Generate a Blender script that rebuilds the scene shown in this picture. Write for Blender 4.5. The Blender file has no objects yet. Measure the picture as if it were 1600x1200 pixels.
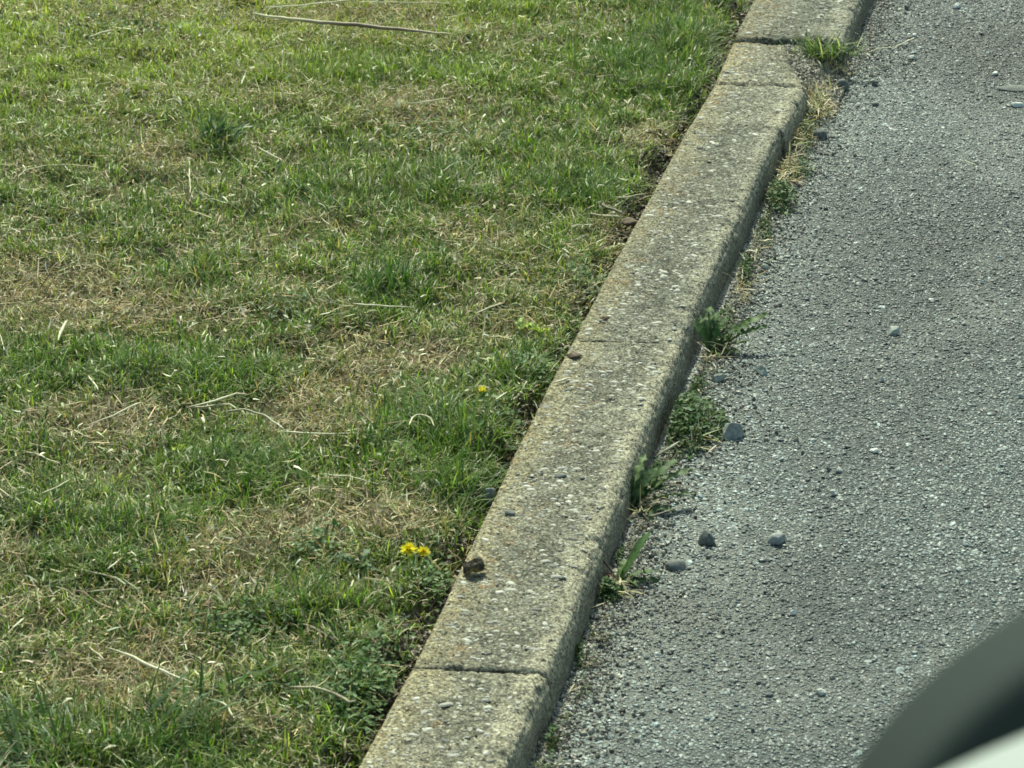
import bpy, math, random
import numpy as np
from mathutils import Vector

R = math.radians
rng = np.random.default_rng(11)
random.seed(11)
S = bpy.context.scene
COL = S.collection

# ---------------------------------------------------------------- camera, world, sun, exposure
CAM_H = 1.42
PITCH = 22.773
FPX = 5333.33                       # focal length in pixels of the 1600 px wide photograph
cam_d = bpy.data.cameras.new('camera')
cam = bpy.data.objects.new('camera', cam_d); COL.objects.link(cam)
cam.location = (0, 0, CAM_H)
cam.rotation_euler = (R(90 - PITCH), 0, 0)
cam_d.sensor_width = 36; cam_d.lens = 120
cam_d.clip_start = 0.05; cam_d.clip_end = 500
cam_d.dof.use_dof = True; cam_d.dof.focus_distance = 3.75; cam_d.dof.aperture_fstop = 30
S.camera = cam
S.cycles.filter_width = 1.65

SUN_AZ, SUN_EL = -6.0, 50.0         # azimuth from +Y, clockwise
w = bpy.data.worlds.new('World'); S.world = w; w.use_nodes = True
nt = w.node_tree
sky = nt.nodes.new('ShaderNodeTexSky'); sky.sky_type = 'NISHITA'; sky.sun_disc = False
sky.sun_elevation = R(SUN_EL); sky.sun_rotation = R(SUN_AZ)
sky.air_density = 0.8; sky.dust_density = 3.0; sky.ozone_density = 0.6
bg = nt.nodes['Background']; bg.inputs['Strength'].default_value = 0.15
tin = nt.nodes.new('ShaderNodeMix'); tin.data_type = 'RGBA'; tin.blend_type = 'MULTIPLY'; tin.inputs[0].default_value = 1
tin.inputs[7].default_value = (0.91, 1.05, 0.90, 1)      # everything is seen in slightly green light, as through tinted car glass
nt.links.new(sky.outputs[0], tin.inputs[6]); nt.links.new(tin.outputs[2], bg.inputs[0])
sd = bpy.data.lights.new('sun', 'SUN'); sd.energy = 3.5; sd.angle = R(0.53); sd.color = (0.965, 1.0, 0.80)
sun = bpy.data.objects.new('sun', sd); COL.objects.link(sun)
sv = Vector((math.sin(R(SUN_AZ)) * math.cos(R(SUN_EL)), math.cos(R(SUN_AZ)) * math.cos(R(SUN_EL)), math.sin(R(SUN_EL))))
sun.rotation_euler = sv.to_track_quat('Z', 'Y').to_euler()
S.view_settings.view_transform = 'Standard'; S.view_settings.look = 'None'
S.view_settings.gamma = 1; S.view_settings.use_curve_mapping = False
S.view_settings.exposure = 0.5

# ---------------------------------------------------------------- frames of reference
_th = R(PITCH)
FW = np.array([0, math.cos(_th), -math.sin(_th)]); UP = np.array([0, math.sin(_th), math.cos(_th)]); RT = np.array([1., 0, 0])
CP = np.array([0, 0, CAM_H])
def P(px, py, z=0.0):
    """point of the horizontal plane z seen at photograph pixel px, py"""
    d = FW + RT * (px - 800) / FPX - UP * (py - 600) / FPX
    return CP + d * ((z - CAM_H) / d[2])
def pix(p):
    q = p - CP
    z = q @ FW
    return 800 + FPX * (q @ RT) / z, 600 - FPX * (q @ UP) / z
KT = 0.043                          # kerb top height above the road
A0 = np.array([-0.1278272, 2.46465337, 0.0]); DV = np.array([0.20790635, 0.97814874, 0.0]); DU = np.array([DV[1], -DV[0], 0.0])
def UV(u, v, z=0.0):
    u = np.asarray(u, float); v = np.asarray(v, float); z = np.asarray(z, float)
    return A0 + u[..., None] * DU + v[..., None] * DV + np.stack([np.zeros_like(u), np.zeros_like(u), np.broadcast_to(z, u.shape)], -1)
def uv_of(p):
    q = np.asarray(p) - A0
    return float(q @ DU), float(q @ DV)
def in_view(p, mx=170, my=170):
    a, b = pix(p)
    return (a > -mx) & (a < 1600 + mx) & (b > -my) & (b < 1200 + my)

# ---------------------------------------------------------------- noise on arrays
def _h(ix, iy, s):
    n = (ix.astype(np.int64) * 374761393 + iy.astype(np.int64) * 668265263 + s * 1442695041) & 0xffffffff
    n = ((n ^ (n >> 13)) * 1274126177) & 0xffffffff
    return ((n ^ (n >> 16)) & 0xffff) / 65535.0
def vn(x, y, s=0):
    x = np.asarray(x, float); y = np.asarray(y, float)
    ix = np.floor(x); iy = np.floor(y); fx = x - ix; fy = y - iy
    fx = fx * fx * (3 - 2 * fx); fy = fy * fy * (3 - 2 * fy)
    a = _h(ix, iy, s); b = _h(ix + 1, iy, s); c = _h(ix, iy + 1, s); d = _h(ix + 1, iy + 1, s)
    return (a * (1 - fx) + b * fx) * (1 - fy) + (c * (1 - fx) + d * fx) * fy
def fbm(x, y, s=0, o=4):
    t = 0; a = 0.5; n = 0
    for k in range(o):
        t = t + a * vn(x * 2 ** k, y * 2 ** k, s + k * 17); n += a; a *= 0.5
    return t / n
def sstep(a, b, x):
    t = np.clip((x - a) / (b - a), 0, 1); return t * t * (3 - 2 * t)

# ---------------------------------------------------------------- mesh helpers
def tag(o, label=None, cat=None, group=None, kind=None):
    if label: o['label'] = label
    if cat: o['category'] = cat
    if group: o['group'] = group
    if kind: o['kind'] = kind
    return o
def np_mesh(name, verts, quads=None, tris=None, colors=None, smooth=True, attrs=None):
    me = bpy.data.meshes.new(name)
    verts = np.asarray(verts, np.float32)
    nq = 0 if quads is None else len(quads); ntr = 0 if tris is None else len(tris)
    me.vertices.add(len(verts)); me.vertices.foreach_set('co', verts.ravel())
    li = []
    if nq: li.append(np.asarray(quads, np.int32).ravel())
    if ntr: li.append(np.asarray(tris, np.int32).ravel())
    if li:
        li = np.concatenate(li)
        me.loops.add(len(li)); me.loops.foreach_set('vertex_index', li)
        st = np.concatenate([np.arange(nq) * 4, nq * 4 + np.arange(ntr) * 3]).astype(np.int32)
        me.polygons.add(nq + ntr); me.polygons.foreach_set('loop_start', st)
    me.update(calc_edges=True)
    if colors is not None:
        a = me.color_attributes.new('tint', 'FLOAT_COLOR', 'POINT')
        c = np.ones((len(verts), 4), np.float32); c[:, :3] = colors; a.data.foreach_set('color', c.ravel())
    if attrs:
        for k, v in attrs.items():
            if v.ndim == 1:
                a = me.attributes.new(k, 'FLOAT', 'POINT'); a.data.foreach_set('value', v.astype(np.float32))
            else:
                a = me.attributes.new(k, 'FLOAT_VECTOR', 'POINT'); a.data.foreach_set('vector', v.astype(np.float32).ravel())
    if li is not None and len(me.polygons):
        me.polygons.foreach_set('use_smooth', np.full(len(me.polygons), smooth))
    me.validate()
    return me
def link(name, me, m, parent=None, loc=None):
    if m is not None:
        me.materials.clear(); me.materials.append(m)
    o = bpy.data.objects.new(name, me); COL.objects.link(o)
    if loc is not None: o.location = loc
    if parent is not None: o.parent = parent
    return o
def empty(name, loc):
    o = bpy.data.objects.new(name, None); COL.objects.link(o); o.location = loc; o.empty_display_size = 0.02
    return o
def grid_quads(n, m):
    i = np.arange((n - 1) * (m - 1)); a = (i // (m - 1)) * m + i % (m - 1)
    return np.stack([a, a + 1, a + m + 1, a + m], -1)

# ---------------------------------------------------------------- materials
class MT:
    def __init__(s, name, rough=0.8, spec=0.3):
        s.m = bpy.data.materials.new(name); s.m.use_nodes = True
        s.t = s.m.node_tree; s.n = s.t.nodes; s.l = s.t.links
        s.b = s.n['Principled BSDF']; s.out = s.n['Material Output']
        s.b.inputs['Roughness'].default_value = rough
        s.b.inputs['Specular IOR Level'].default_value = spec
    def node(s, k, **kw):
        n = s.n.new(k)
        for a, b in kw.items(): setattr(n, a, b)
        return n
    def attr(s, name, inst=False):
        n = s.node('ShaderNodeAttribute'); n.attribute_name = name
        if inst: n.attribute_type = 'INSTANCER'
        return n
    def noise(s, vec, scale, detail=4, rough=0.6, dist=0):
        n = s.node('ShaderNodeTexNoise'); n.inputs['Scale'].default_value = scale; n.inputs['Detail'].default_value = detail
        n.inputs['Roughness'].default_value = rough; n.inputs['Distortion'].default_value = dist
        if vec is not None: s.l.new(vec, n.inputs['Vector'])
        return n.outputs['Fac']
    def voro(s, vec, scale, feat='F1', rnd=1.0):
        n = s.node('ShaderNodeTexVoronoi'); n.inputs['Scale'].default_value = scale; n.feature = feat
        n.inputs['Randomness'].default_value = rnd
        if vec is not None: s.l.new(vec, n.inputs['Vector'])
        return n
    def math(s, op, a, b=None, clamp=False):
        n = s.node('ShaderNodeMath'); n.operation = op; n.use_clamp = clamp
        for i, x in enumerate((a, b)):
            if x is None: continue
            if isinstance(x, (int, float)): n.inputs[i].default_value = x
            else: s.l.new(x, n.inputs[i])
        return n.outputs[0]
    def ramp(s, fac, stops):
        n = s.node('ShaderNodeValToRGB'); s.l.new(fac, n.inputs[0]); e = n.color_ramp.elements
        while len(e) < len(stops): e.new(0.5)
        for k, (p, c) in enumerate(stops):
            e[k].position = p
            e[k].color = (c, c, c, 1) if isinstance(c, (int, float)) else (*c, 1)
        return n.outputs[0]
    def mix(s, fac, a, b, mode='MIX'):
        n = s.node('ShaderNodeMix'); n.data_type = 'RGBA'; n.blend_type = mode
        for i, x in ((0, fac), (6, a), (7, b)):
            if isinstance(x, (int, float)): n.inputs[i].default_value = x
            elif isinstance(x, tuple): n.inputs[i].default_value = (*x, 1)
            else: s.l.new(x, n.inputs[i])
        return n.outputs[2]
    def bump(s, h, dist, strength=1.0, prev=None):
        n = s.node('ShaderNodeBump'); n.inputs['Distance'].default_value = dist; n.inputs['Strength'].default_value = strength
        s.l.new(h, n.inputs['Height'])
        if prev is not None: s.l.new(prev, n.inputs['Normal'])
        return n.outputs[0]
    def color(s, c):
        if isinstance(c, tuple): s.b.inputs['Base Color'].default_value = (*c, 1)
        else: s.l.new(c, s.b.inputs['Base Color'])
    def normal(s, n): s.l.new(n, s.b.inputs['Normal'])

def leafy(name, rough=0.45, trans=0.35, spec=0.35, mottled=True, tt=(1.15, 1.25, 0.6)):
    """plant surface: tint attribute, a little translucent"""
    m = MT(name, rough, spec)
    c = m.attr('tint').outputs['Color']
    if mottled:
        g = m.node('ShaderNodeNewGeometry').outputs['Position']
        c = m.mix(1.0, c, m.ramp(m.noise(g, 350, 3), [(0.3, 0.75), (0.7, 1.2)]), 'MULTIPLY')
    m.color(c)
    tr = m.node('ShaderNodeBsdfTranslucent')
    m.l.new(m.mix(1.0, c, tt, 'MULTIPLY'), tr.inputs[0])
    ms = m.node('ShaderNodeMixShader'); ms.inputs[0].default_value = trans
    m.l.new(m.b.outputs[0], ms.inputs[1]); m.l.new(tr.outputs[0], ms.inputs[2]); m.l.new(ms.outputs[0], m.out.inputs[0])
    return m.m
M_GRASS = leafy('grass blade', 0.42, 0.38, 0.42, False)
M_STRAW = leafy('dry straw', 0.55, 0.15, 0.35, False)
M_LEAF = leafy('weed leaf', 0.55, 0.22, 0.18)
M_PETAL = leafy('petal', 0.6, 0.35, 0.1, False, (1.0, 1.0, 1.0))

def mat_kerb():
    m = MT('weathered kerb concrete', 0.9, 0.2)
    k = m.attr('kuv').outputs['Vector']
    # stains and grains are drawn out a little across the stone
    sep = m.node('ShaderNodeSeparateXYZ'); m.l.new(k, sep.inputs[0]); u = sep.outputs[0]
    # cement skin, algae-dark in blotches
    blotch = m.noise(k, 9, 6, 0.65, 0.3)
    mid = m.noise(k, 55, 5, 0.65)
    fine = m.noise(k, 330, 4, 0.7)
    base = m.mix(m.ramp(mid, [(0.36, 0.0), (0.64, 1.0)]), (0.098, 0.101, 0.078), (0.200, 0.203, 0.158))
    base = m.mix(m.ramp(blotch, [(0.44, 0.0), (0.66, 0.6)]), base, (0.28, 0.275, 0.208))
    base = m.mix(m.math('MULTIPLY', m.ramp(m.noise(k, 17, 6, 0.7, 0.6), [(0.50, 0.0), (0.62, 1.0)]), 0.62), base, (0.082, 0.086, 0.066))
    # pale worn nosing along the road side
    un = m.math('ADD', u, m.math('MULTIPLY', m.math('SUBTRACT', m.noise(k, 22, 5, 0.65), 0.5), 0.09))
    base = m.mix(m.math('MULTIPLY', m.ramp(un, [(0.088, 0.0), (0.106, 1.0)]), 0.62), base, (0.39, 0.375, 0.28))
    # ochre lichen and rust-brown soil stain along the lawn side
    ul = m.math('ADD', u, m.math('MULTIPLY', m.math('SUBTRACT', m.noise(k, 14, 5, 0.7), 0.5), 0.12))
    base = m.mix(m.math('MULTIPLY', m.ramp(ul, [(0.006, 1.0), (0.046, 0.0)]), 0.62), base, (0.31, 0.28, 0.165))
    base = m.mix(m.math('MULTIPLY', m.ramp(m.noise(k, 30, 5, 0.7), [(0.54, 0.0), (0.68, 1.0)]), m.ramp(u, [(0.03, 0.6), (0.075, 0.0)])), base, (0.27, 0.17, 0.075))
    # sand grains
    base = m.mix(1.0, base, m.ramp(fine, [(0.36, 0.30), (0.50, 0.95), (0.64, 1.8)]), 'MULTIPLY')
    base = m.mix(1.0, base, m.ramp(m.noise(k, 170, 3, 0.75), [(0.36, 0.66), (0.5, 0.97), (0.66, 1.38)]), 'MULTIPLY')
    v1 = m.voro(k, 260); vr = m.node('ShaderNodeSeparateColor'); m.l.new(v1.outputs['Color'], vr.inputs[0])
    grain = m.math('MULTIPLY', m.ramp(v1.outputs['Distance'], [(0.28, 1.0), (0.42, 0.0)]), m.ramp(vr.outputs[0], [(0.62, 0.0), (0.66, 1.0)]))
    base = m.mix(m.math('MULTIPLY', grain, 0.7), base, m.mix(vr.outputs[1], (0.30, 0.29, 0.24), (0.62, 0.61, 0.50)))
    v2 = m.voro(k, 120); vr2 = m.node('ShaderNodeSeparateColor'); m.l.new(v2.outputs['Color'], vr2.inputs[0])
    stone = m.math('MULTIPLY', m.ramp(v2.outputs['Distance'], [(0.26, 1.0), (0.36, 0.0)]), m.ramp(vr2.outputs[0], [(0.66, 0.0), (0.68, 1.0)]))
    base = m.mix(m.math('MULTIPLY', stone, 0.75), base, m.mix(vr2.outputs[1], (0.26, 0.27, 0.22), (0.60, 0.60, 0.50)))
    rnd = m.node('ShaderNodeObjectInfo').outputs['Random']
    base = m.mix(1.0, base, m.ramp(rnd, [(0.0, (0.80, 0.81, 0.80)), (1.0, (1.08, 1.04, 0.96))]), 'MULTIPLY')
    # dark pits
    v3 = m.voro(k, 190); vr3 = m.node('ShaderNodeSeparateColor'); m.l.new(v3.outputs['Color'], vr3.inputs[0])
    pit = m.math('MULTIPLY', m.ramp(v3.outputs['Distance'], [(0.14, 1.0), (0.30, 0.0)]), m.ramp(vr3.outputs[0], [(0.58, 0.0), (0.62, 1.0)]))
    base = m.mix(m.math('MULTIPLY', pit, 0.7), base, (0.06, 0.058, 0.043))
    # face: damp soil splash towards the foot
    z = m.math('ADD', sep.outputs[2], m.math('MULTIPLY', m.math('SUBTRACT', mid, 0.5), 0.03))
    base = m.mix(m.ramp(z, [(0.012, 0.62), (0.036, 0.0)]), base, (0.12, 0.115, 0.08))
    m.color(base)
    h = m.math('SUBTRACT', m.math('ADD', fine, m.math('MULTIPLY', m.math('ADD', grain, stone), 0.5)), m.math('MULTIPLY', pit, 1.3))
    b = m.bump(h, 0.0022, 1.0)
    m.normal(b)
    return m.m
M_KERB = mat_kerb()

def mat_road():
    m = MT('bitumen', 0.75, 0.35)
    g = m.node('ShaderNodeNewGeometry').outputs['Position']
    c = m.ramp(m.noise(g, 260, 4, 0.7), [(0.3, (0.030, 0.039, 0.036)), (0.55, (0.066, 0.081, 0.074)), (0.75, (0.15, 0.172, 0.152))])
    at = m.attr('dust').outputs['Fac']
    c = m.mix(m.math('MULTIPLY', at, 0.75), c, m.ramp(m.noise(g, 420, 3, 0.7), [(0.3, (0.11, 0.115, 0.095)), (0.7, (0.34, 0.34, 0.28))]))
    m.color(c)
    v = m.voro(g, 230)
    m.normal(m.bump(m.math('ADD', m.math('MULTIPLY', v.outputs['Distance'], -1.0), m.noise(g, 500, 3)), 0.002, 1.0))
    return m.m
M_ROAD = mat_road()

def mat_chip():
    m = MT('road chipping', 0.5, 0.45)
    c = m.attr('col', True).outputs['Color']
    g = m.node('ShaderNodeNewGeometry').outputs['Position']
    c = m.mix(1.0, c, m.ramp(m.noise(g, 900, 3), [(0.3, 0.7), (0.7, 1.25)]), 'MULTIPLY')
    m.color(c); return m.m
M_CHIP = mat_chip()

def mat_soil():
    m = MT('lawn soil', 0.95, 0.1)
    g = m.node('ShaderNodeNewGeometry').outputs['Position']
    c = m.ramp(m.noise(g, 120, 6, 0.7), [(0.3, (0.05, 0.048, 0.026)), (0.5, (0.12, 0.115, 0.06)), (0.7, (0.24, 0.225, 0.125))])
    far = m.attr('far').outputs['Fac']
    c = m.mix(far, c, m.ramp(m.noise(g, 90, 6, 0.75), [(0.3, (0.03, 0.05, 0.015)), (0.7, (0.12, 0.15, 0.05))]))
    m.color(c); m.normal(m.bump(m.noise(g, 220, 5, 0.75), 0.006, 1.0))
    return m.m
M_SOIL = mat_soil()

def mat_rock(name, a, b, scale=220, rough=0.75):
    m = MT(name, rough, 0.3)
    g = m.node('ShaderNodeTexCoord').outputs['Object']
    n = m.noise(g, scale, 5, 0.7)
    c = m.mix(m.ramp(n, [(0.35, 0.0), (0.68, 1.0)]), a, b)
    c = m.mix(m.ramp(m.noise(g, scale * 3.1, 3, 0.7), [(0.62, 0.0), (0.74, 0.6)]), c, tuple(min(0.7, x * 1.9) for x in b))
    m.color(c); m.normal(m.bump(n, 0.0012, 0.9)); return m.m
ROCKS = {
    'grey': mat_rock('grey stone', (0.19, 0.205, 0.19), (0.36, 0.385, 0.35)),
    'dark': mat_rock('dark stone', (0.09, 0.10, 0.09), (0.18, 0.195, 0.175)),
    'green': mat_rock('greenish grey stone', (0.22, 0.245, 0.205), (0.38, 0.42, 0.34)),
    'pale': mat_rock('pale stone', (0.34, 0.36, 0.31), (0.52, 0.54, 0.46)),
    'white': mat_rock('white stone', (0.62, 0.64, 0.57), (0.78, 0.79, 0.71)),
    'brown': mat_rock('brown clod', (0.07, 0.05, 0.03), (0.15, 0.11, 0.07)),
}

# ================================================================ GROUND: lawn soil, road
def axis(lo, hi, step, ext, n=14):
    core = np.arange(lo, hi + step / 2, step)
    g = np.geomspace(0.03, ext, n)
    return np.concatenate([lo - g[::-1], core, hi + g])

def px_uv(px, py, z=0.045):
    return uv_of(P(px, py, z))
DRY = [(60, 430, 110, 38, 1), (220, 470, 130, 34, .9), (250, 235, 70, 26, .8), (530, 590, 80, 45, 1.1), (660, 540, 100, 26, .9), (180, 640, 75, 36, .9),
       (480, 655, 60, 26, .8), (650, 150, 60, 30, .8), (710, 190, 70, 34, .6), (960, 330, 50, 26, .9), (330, 880, 110, 42, .9), (130, 1050, 110, 44, 1.1),
       (560, 790, 100, 26, .8), (450, 815, 120, 26, .7), (480, 330, 60, 20, .6), (780, 490, 70, 22, .7), (420, 610, 60, 18, .5), (740, 345, 60, 20, .6),
       (250, 1000, 60, 28, .6), (60, 640, 60, 22, .5), (360, 1110, 60, 20, .7), (650, 800, 50, 20, .8), (1020, 205, 50, 26, .8), (560, 505, 50, 16, .6),
       (870, 440, 50, 16, .5), (220, 20, 160, 20, .5), (520, 10, 130, 18, .6), (20, 850, 30, 40, .7), (480, 430, 70, 14, .5)]
LUSH = [(340, 212, 26, 16, 1.2), (600, 430, 75, 34, 1), (300, 430, 90, 26, .8), (725, 762, 55, 28, 1.3), (640, 630, 90, 44, .9), (380, 705, 100, 36, .9),
        (100, 560, 90, 34, .7), (190, 840, 130, 46, .9), (90, 1130, 150, 50, 1.1), (270, 1140, 70, 45, 1), (830, 555, 60, 26, .9), (730, 690, 60, 44, .8),
        (470, 920, 90, 40, .8), (700, 275, 110, 40, .9), (1060, 50, 70, 60, 1.2), (980, 100, 70, 40, .8), (520, 300, 110, 40, .6), (330, 560, 120, 40, .6),
        (560, 1070, 70, 40, .7), (930, 300, 60, 30, .6), (560, 95, 120, 30, .7), (80, 400, 60, 30, .6), (900, 260, 60, 40, .7), (60, 770, 60, 30, .5), (460, 1020, 60, 24, .5)]
def patch_sum(lst, px, py):
    t = np.zeros_like(px)
    for (a, b, rx, ry, k) in lst:
        t += k * np.exp(-(((px - a) / rx) ** 2 + ((py - b) / ry) ** 2) * 0.9)
    return t
_cache = {}
def patches(u, v):
    """dry and lush patches of the lawn, each fixed to its place on the ground"""
    p = UV(u, v, 0.045); px, py = pix(p)
    wob = 40 * (fbm(u * 18, v * 18, 91, 3) - 0.5)
    return patch_sum(DRY, px + wob, py + wob * 0.6), patch_sum(LUSH, px + wob, py - wob * 0.5)
def lawn_z(u, v):
    z = 0.027 + 0.016 * (fbm(u * 5, v * 5, 5, 3) - 0.5) + 0.022 * (fbm(u * 24, v * 24, 7, 3) - 0.5) + 0.005 * (fbm(u * 90, v * 90, 8, 2) - 0.5)
    z = z + 0.012 * sstep(0.25, 1.2, -u)
    e = 0.014 + 0.034 * (fbm(v * 14 + 3, v * 0 + 2, 31, 3) - 0.25)      # width of the bare soil strip beside the kerb
    return z - 0.017 * (1 - sstep(e * 0.6, e * 1.8, -u))

vv = axis(-0.45, 3.1, 0.009, 60)
uu = np.concatenate([-0.0 - 1.5 - np.geomspace(0.03, 60, 14)[::-1], np.arange(-1.5, 0.0201, 0.008)])
U, V = np.meshgrid(uu, vv); nn = U.shape
Z = lawn_z(U, V)
far = sstep(0.0, 0.5, np.maximum(-1.4 - U, np.maximum(V - 3.0, -0.4 - V)))
lawn = link('lawn_ground', np_mesh('lawn_ground', UV(U, V, Z).reshape(-1, 3), grid_quads(*nn), attrs={'far': far.ravel()}), M_SOIL)
tag(lawn, 'bare brown soil under the patchy lawn left of the kerb', kind='structure')

def dustiness(u, v):
    e = u - 0.125
    n = fbm(u * 16, v * 9, 44, 4)
    d = np.exp(-np.maximum(e, 0) / 0.055) * (0.45 + 0.9 * n)
    return np.clip(d + 0.45 * sstep(0.5, 0.7, fbm(u * 5 + 9, v * 3.2, 45, 4)) , 0, 1)
def road_z(u, v):
    z = 0.003 * (fbm(u * 6, v * 6, 12, 3) - 0.5) + 0.0022 * (fbm(u * 60, v * 60, 14, 3) - 0.5)
    return z - 0.0012
ur = np.concatenate([np.arange(0.04, 1.35, 0.008), 1.36 + np.geomspace(0.03, 60, 14)])
U, V = np.meshgrid(ur, vv); nn = U.shape
road = link('road', np_mesh('road', UV(U, V, road_z(U, V)).reshape(-1, 3), grid_quads(*nn), attrs={'dust': dustiness(U, V).ravel()}), M_ROAD)
tag(road, 'grey asphalt road surface right of the kerb', kind='structure')

# ---------------------------------------------------------------- road chippings: uncountable, instanced on their own points
def gn_scatter(name, pts, rot, scl, col, m, label, parent=None):
    me = np_mesh(name, pts, attrs={'rot': rot, 'scl': scl, 'col': col})
    o = link(name, me, m, parent); tag(o, label, kind='stuff')
    ng = bpy.data.node_groups.new(name, 'GeometryNodeTree')
    ng.interface.new_socket('Geometry', in_out='INPUT', socket_type='NodeSocketGeometry')
    ng.interface.new_socket('Geometry', in_out='OUTPUT', socket_type='NodeSocketGeometry')
    N = ng.nodes; L = ng.links
    gi = N.new('NodeGroupInput'); go = N.new('NodeGroupOutput')
    ico = N.new('GeometryNodeMeshIcoSphere'); ico.inputs['Radius'].default_value = 1; ico.inputs['Subdivisions'].default_value = 1
    sh = N.new('GeometryNodeSetShadeSmooth'); sh.inputs['Shade Smooth'].default_value = False
    sm = N.new('GeometryNodeSetMaterial'); sm.inputs['Material'].default_value = m
    iop = N.new('GeometryNodeInstanceOnPoints')
    def na(nm):
        a = N.new('GeometryNodeInputNamedAttribute'); a.data_type = 'FLOAT_VECTOR'; a.inputs['Name'].default_value = nm
        return a.outputs['Attribute']
    L.new(ico.outputs[0], sh.inputs[0]); L.new(sh.outputs[0], sm.inputs[0])
    L.new(gi.outputs[0], iop.inputs['Points']); L.new(sm.outputs[0], iop.inputs['Instance'])
    L.new(na('rot'), iop.inputs['Rotation']); L.new(na('scl'), iop.inputs['Scale'])
    L.new(iop.outputs[0], go.inputs[0])
    md = o.modifiers.new('scatter', 'NODES'); md.node_group = ng
    return o

def jitter_grid(u0, u1, v0, v1, step):
    a, b = np.meshgrid(np.arange(u0, u1, step), np.arange(v0, v1, step))
    a = a.ravel() + rng.uniform(-.48, .48, a.size) * step; b = b.ravel() + rng.uniform(-.48, .48, b.size) * step
    return a, b
a, b = jitter_grid(0.118, 1.15, -0.35, 2.9, 0.0036)
p = UV(a, b, 0.0); k = in_view(p, 90, 90); a, b, p = a[k], b[k], p[k]
n = len(a)
def road_tone(u, v):
    """worn, polished and stained areas of the road, fixed to their places"""
    px, py = pix(UV(u, v, 0.0)); wob = 60 * (fbm(u * 9, v * 7, 93, 3) - .5)
    t = 0.55 * (fbm(u * 4.5, v * 3.0, 51, 4) - 0.5)
    for (x, y, rx, ry, k) in ROADT:
        t = t + k * np.exp(-(((px + wob - x) / rx) ** 2 + ((py + wob * .5 - y) / ry) ** 2))
    return t
ROADT = [(1400, 620, 170, 110, -.22), (1500, 420, 150, 110, -.16), (1060, 960, 130, 50, -.34), (1230, 900, 160, 60, -.12), (1560, 90, 130, 60, -.30), (1560, 250, 90, 130, -.22), (1250, 800, 110, 50, -.12),
         (1130, 760, 100, 60, .16), (1180, 400, 70, 160, .16), (1330, 60, 60, 50, .18), (1530, 880, 120, 80, .14), (1040, 1120, 150, 60, .12), (1560, 700, 90, 70, .10), (1420, 1010, 100, 50, .08), (1350, 330, 120, 90, -.10)]
tone = road_tone(a, b)
du = dustiness(a, b)
g = np.clip(rng.gamma(7.0, 0.0212, n) * (0.92 + 2.1 * tone + 0.25 * du) + 0.065 * du, 0.04, 0.5)
bright = rng.random(n) < 0.022
g[bright] = rng.uniform(0.30, 0.56, bright.sum())
hue = rng.normal(0.01, 0.035, n)
col = np.stack([g * (0.80 + hue), g * 0.97, g * (0.88 - hue * 0.6)], -1)
s = rng.gamma(7, 0.00019, n) + 0.0003
s[rng.random(n) < 0.02] *= 1.7
s = np.minimum(s, 0.0042)
scl = np.stack([s * rng.uniform(.8, 1.5, n), s * rng.uniform(.7, 1.2, n), s * rng.uniform(.40, .75, n)], -1)
rot = np.stack([rng.normal(0, .22, n), rng.normal(0, .22, n), rng.uniform(0, 6.28, n)], -1)
p[:, 2] = road_z(a, b) + scl[:, 2] * rng.uniform(-.4, .4, n)
gn_scatter('road_chippings', p, rot, scl, col, M_CHIP, 'fine grey and pale stone chippings set in the asphalt')

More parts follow.
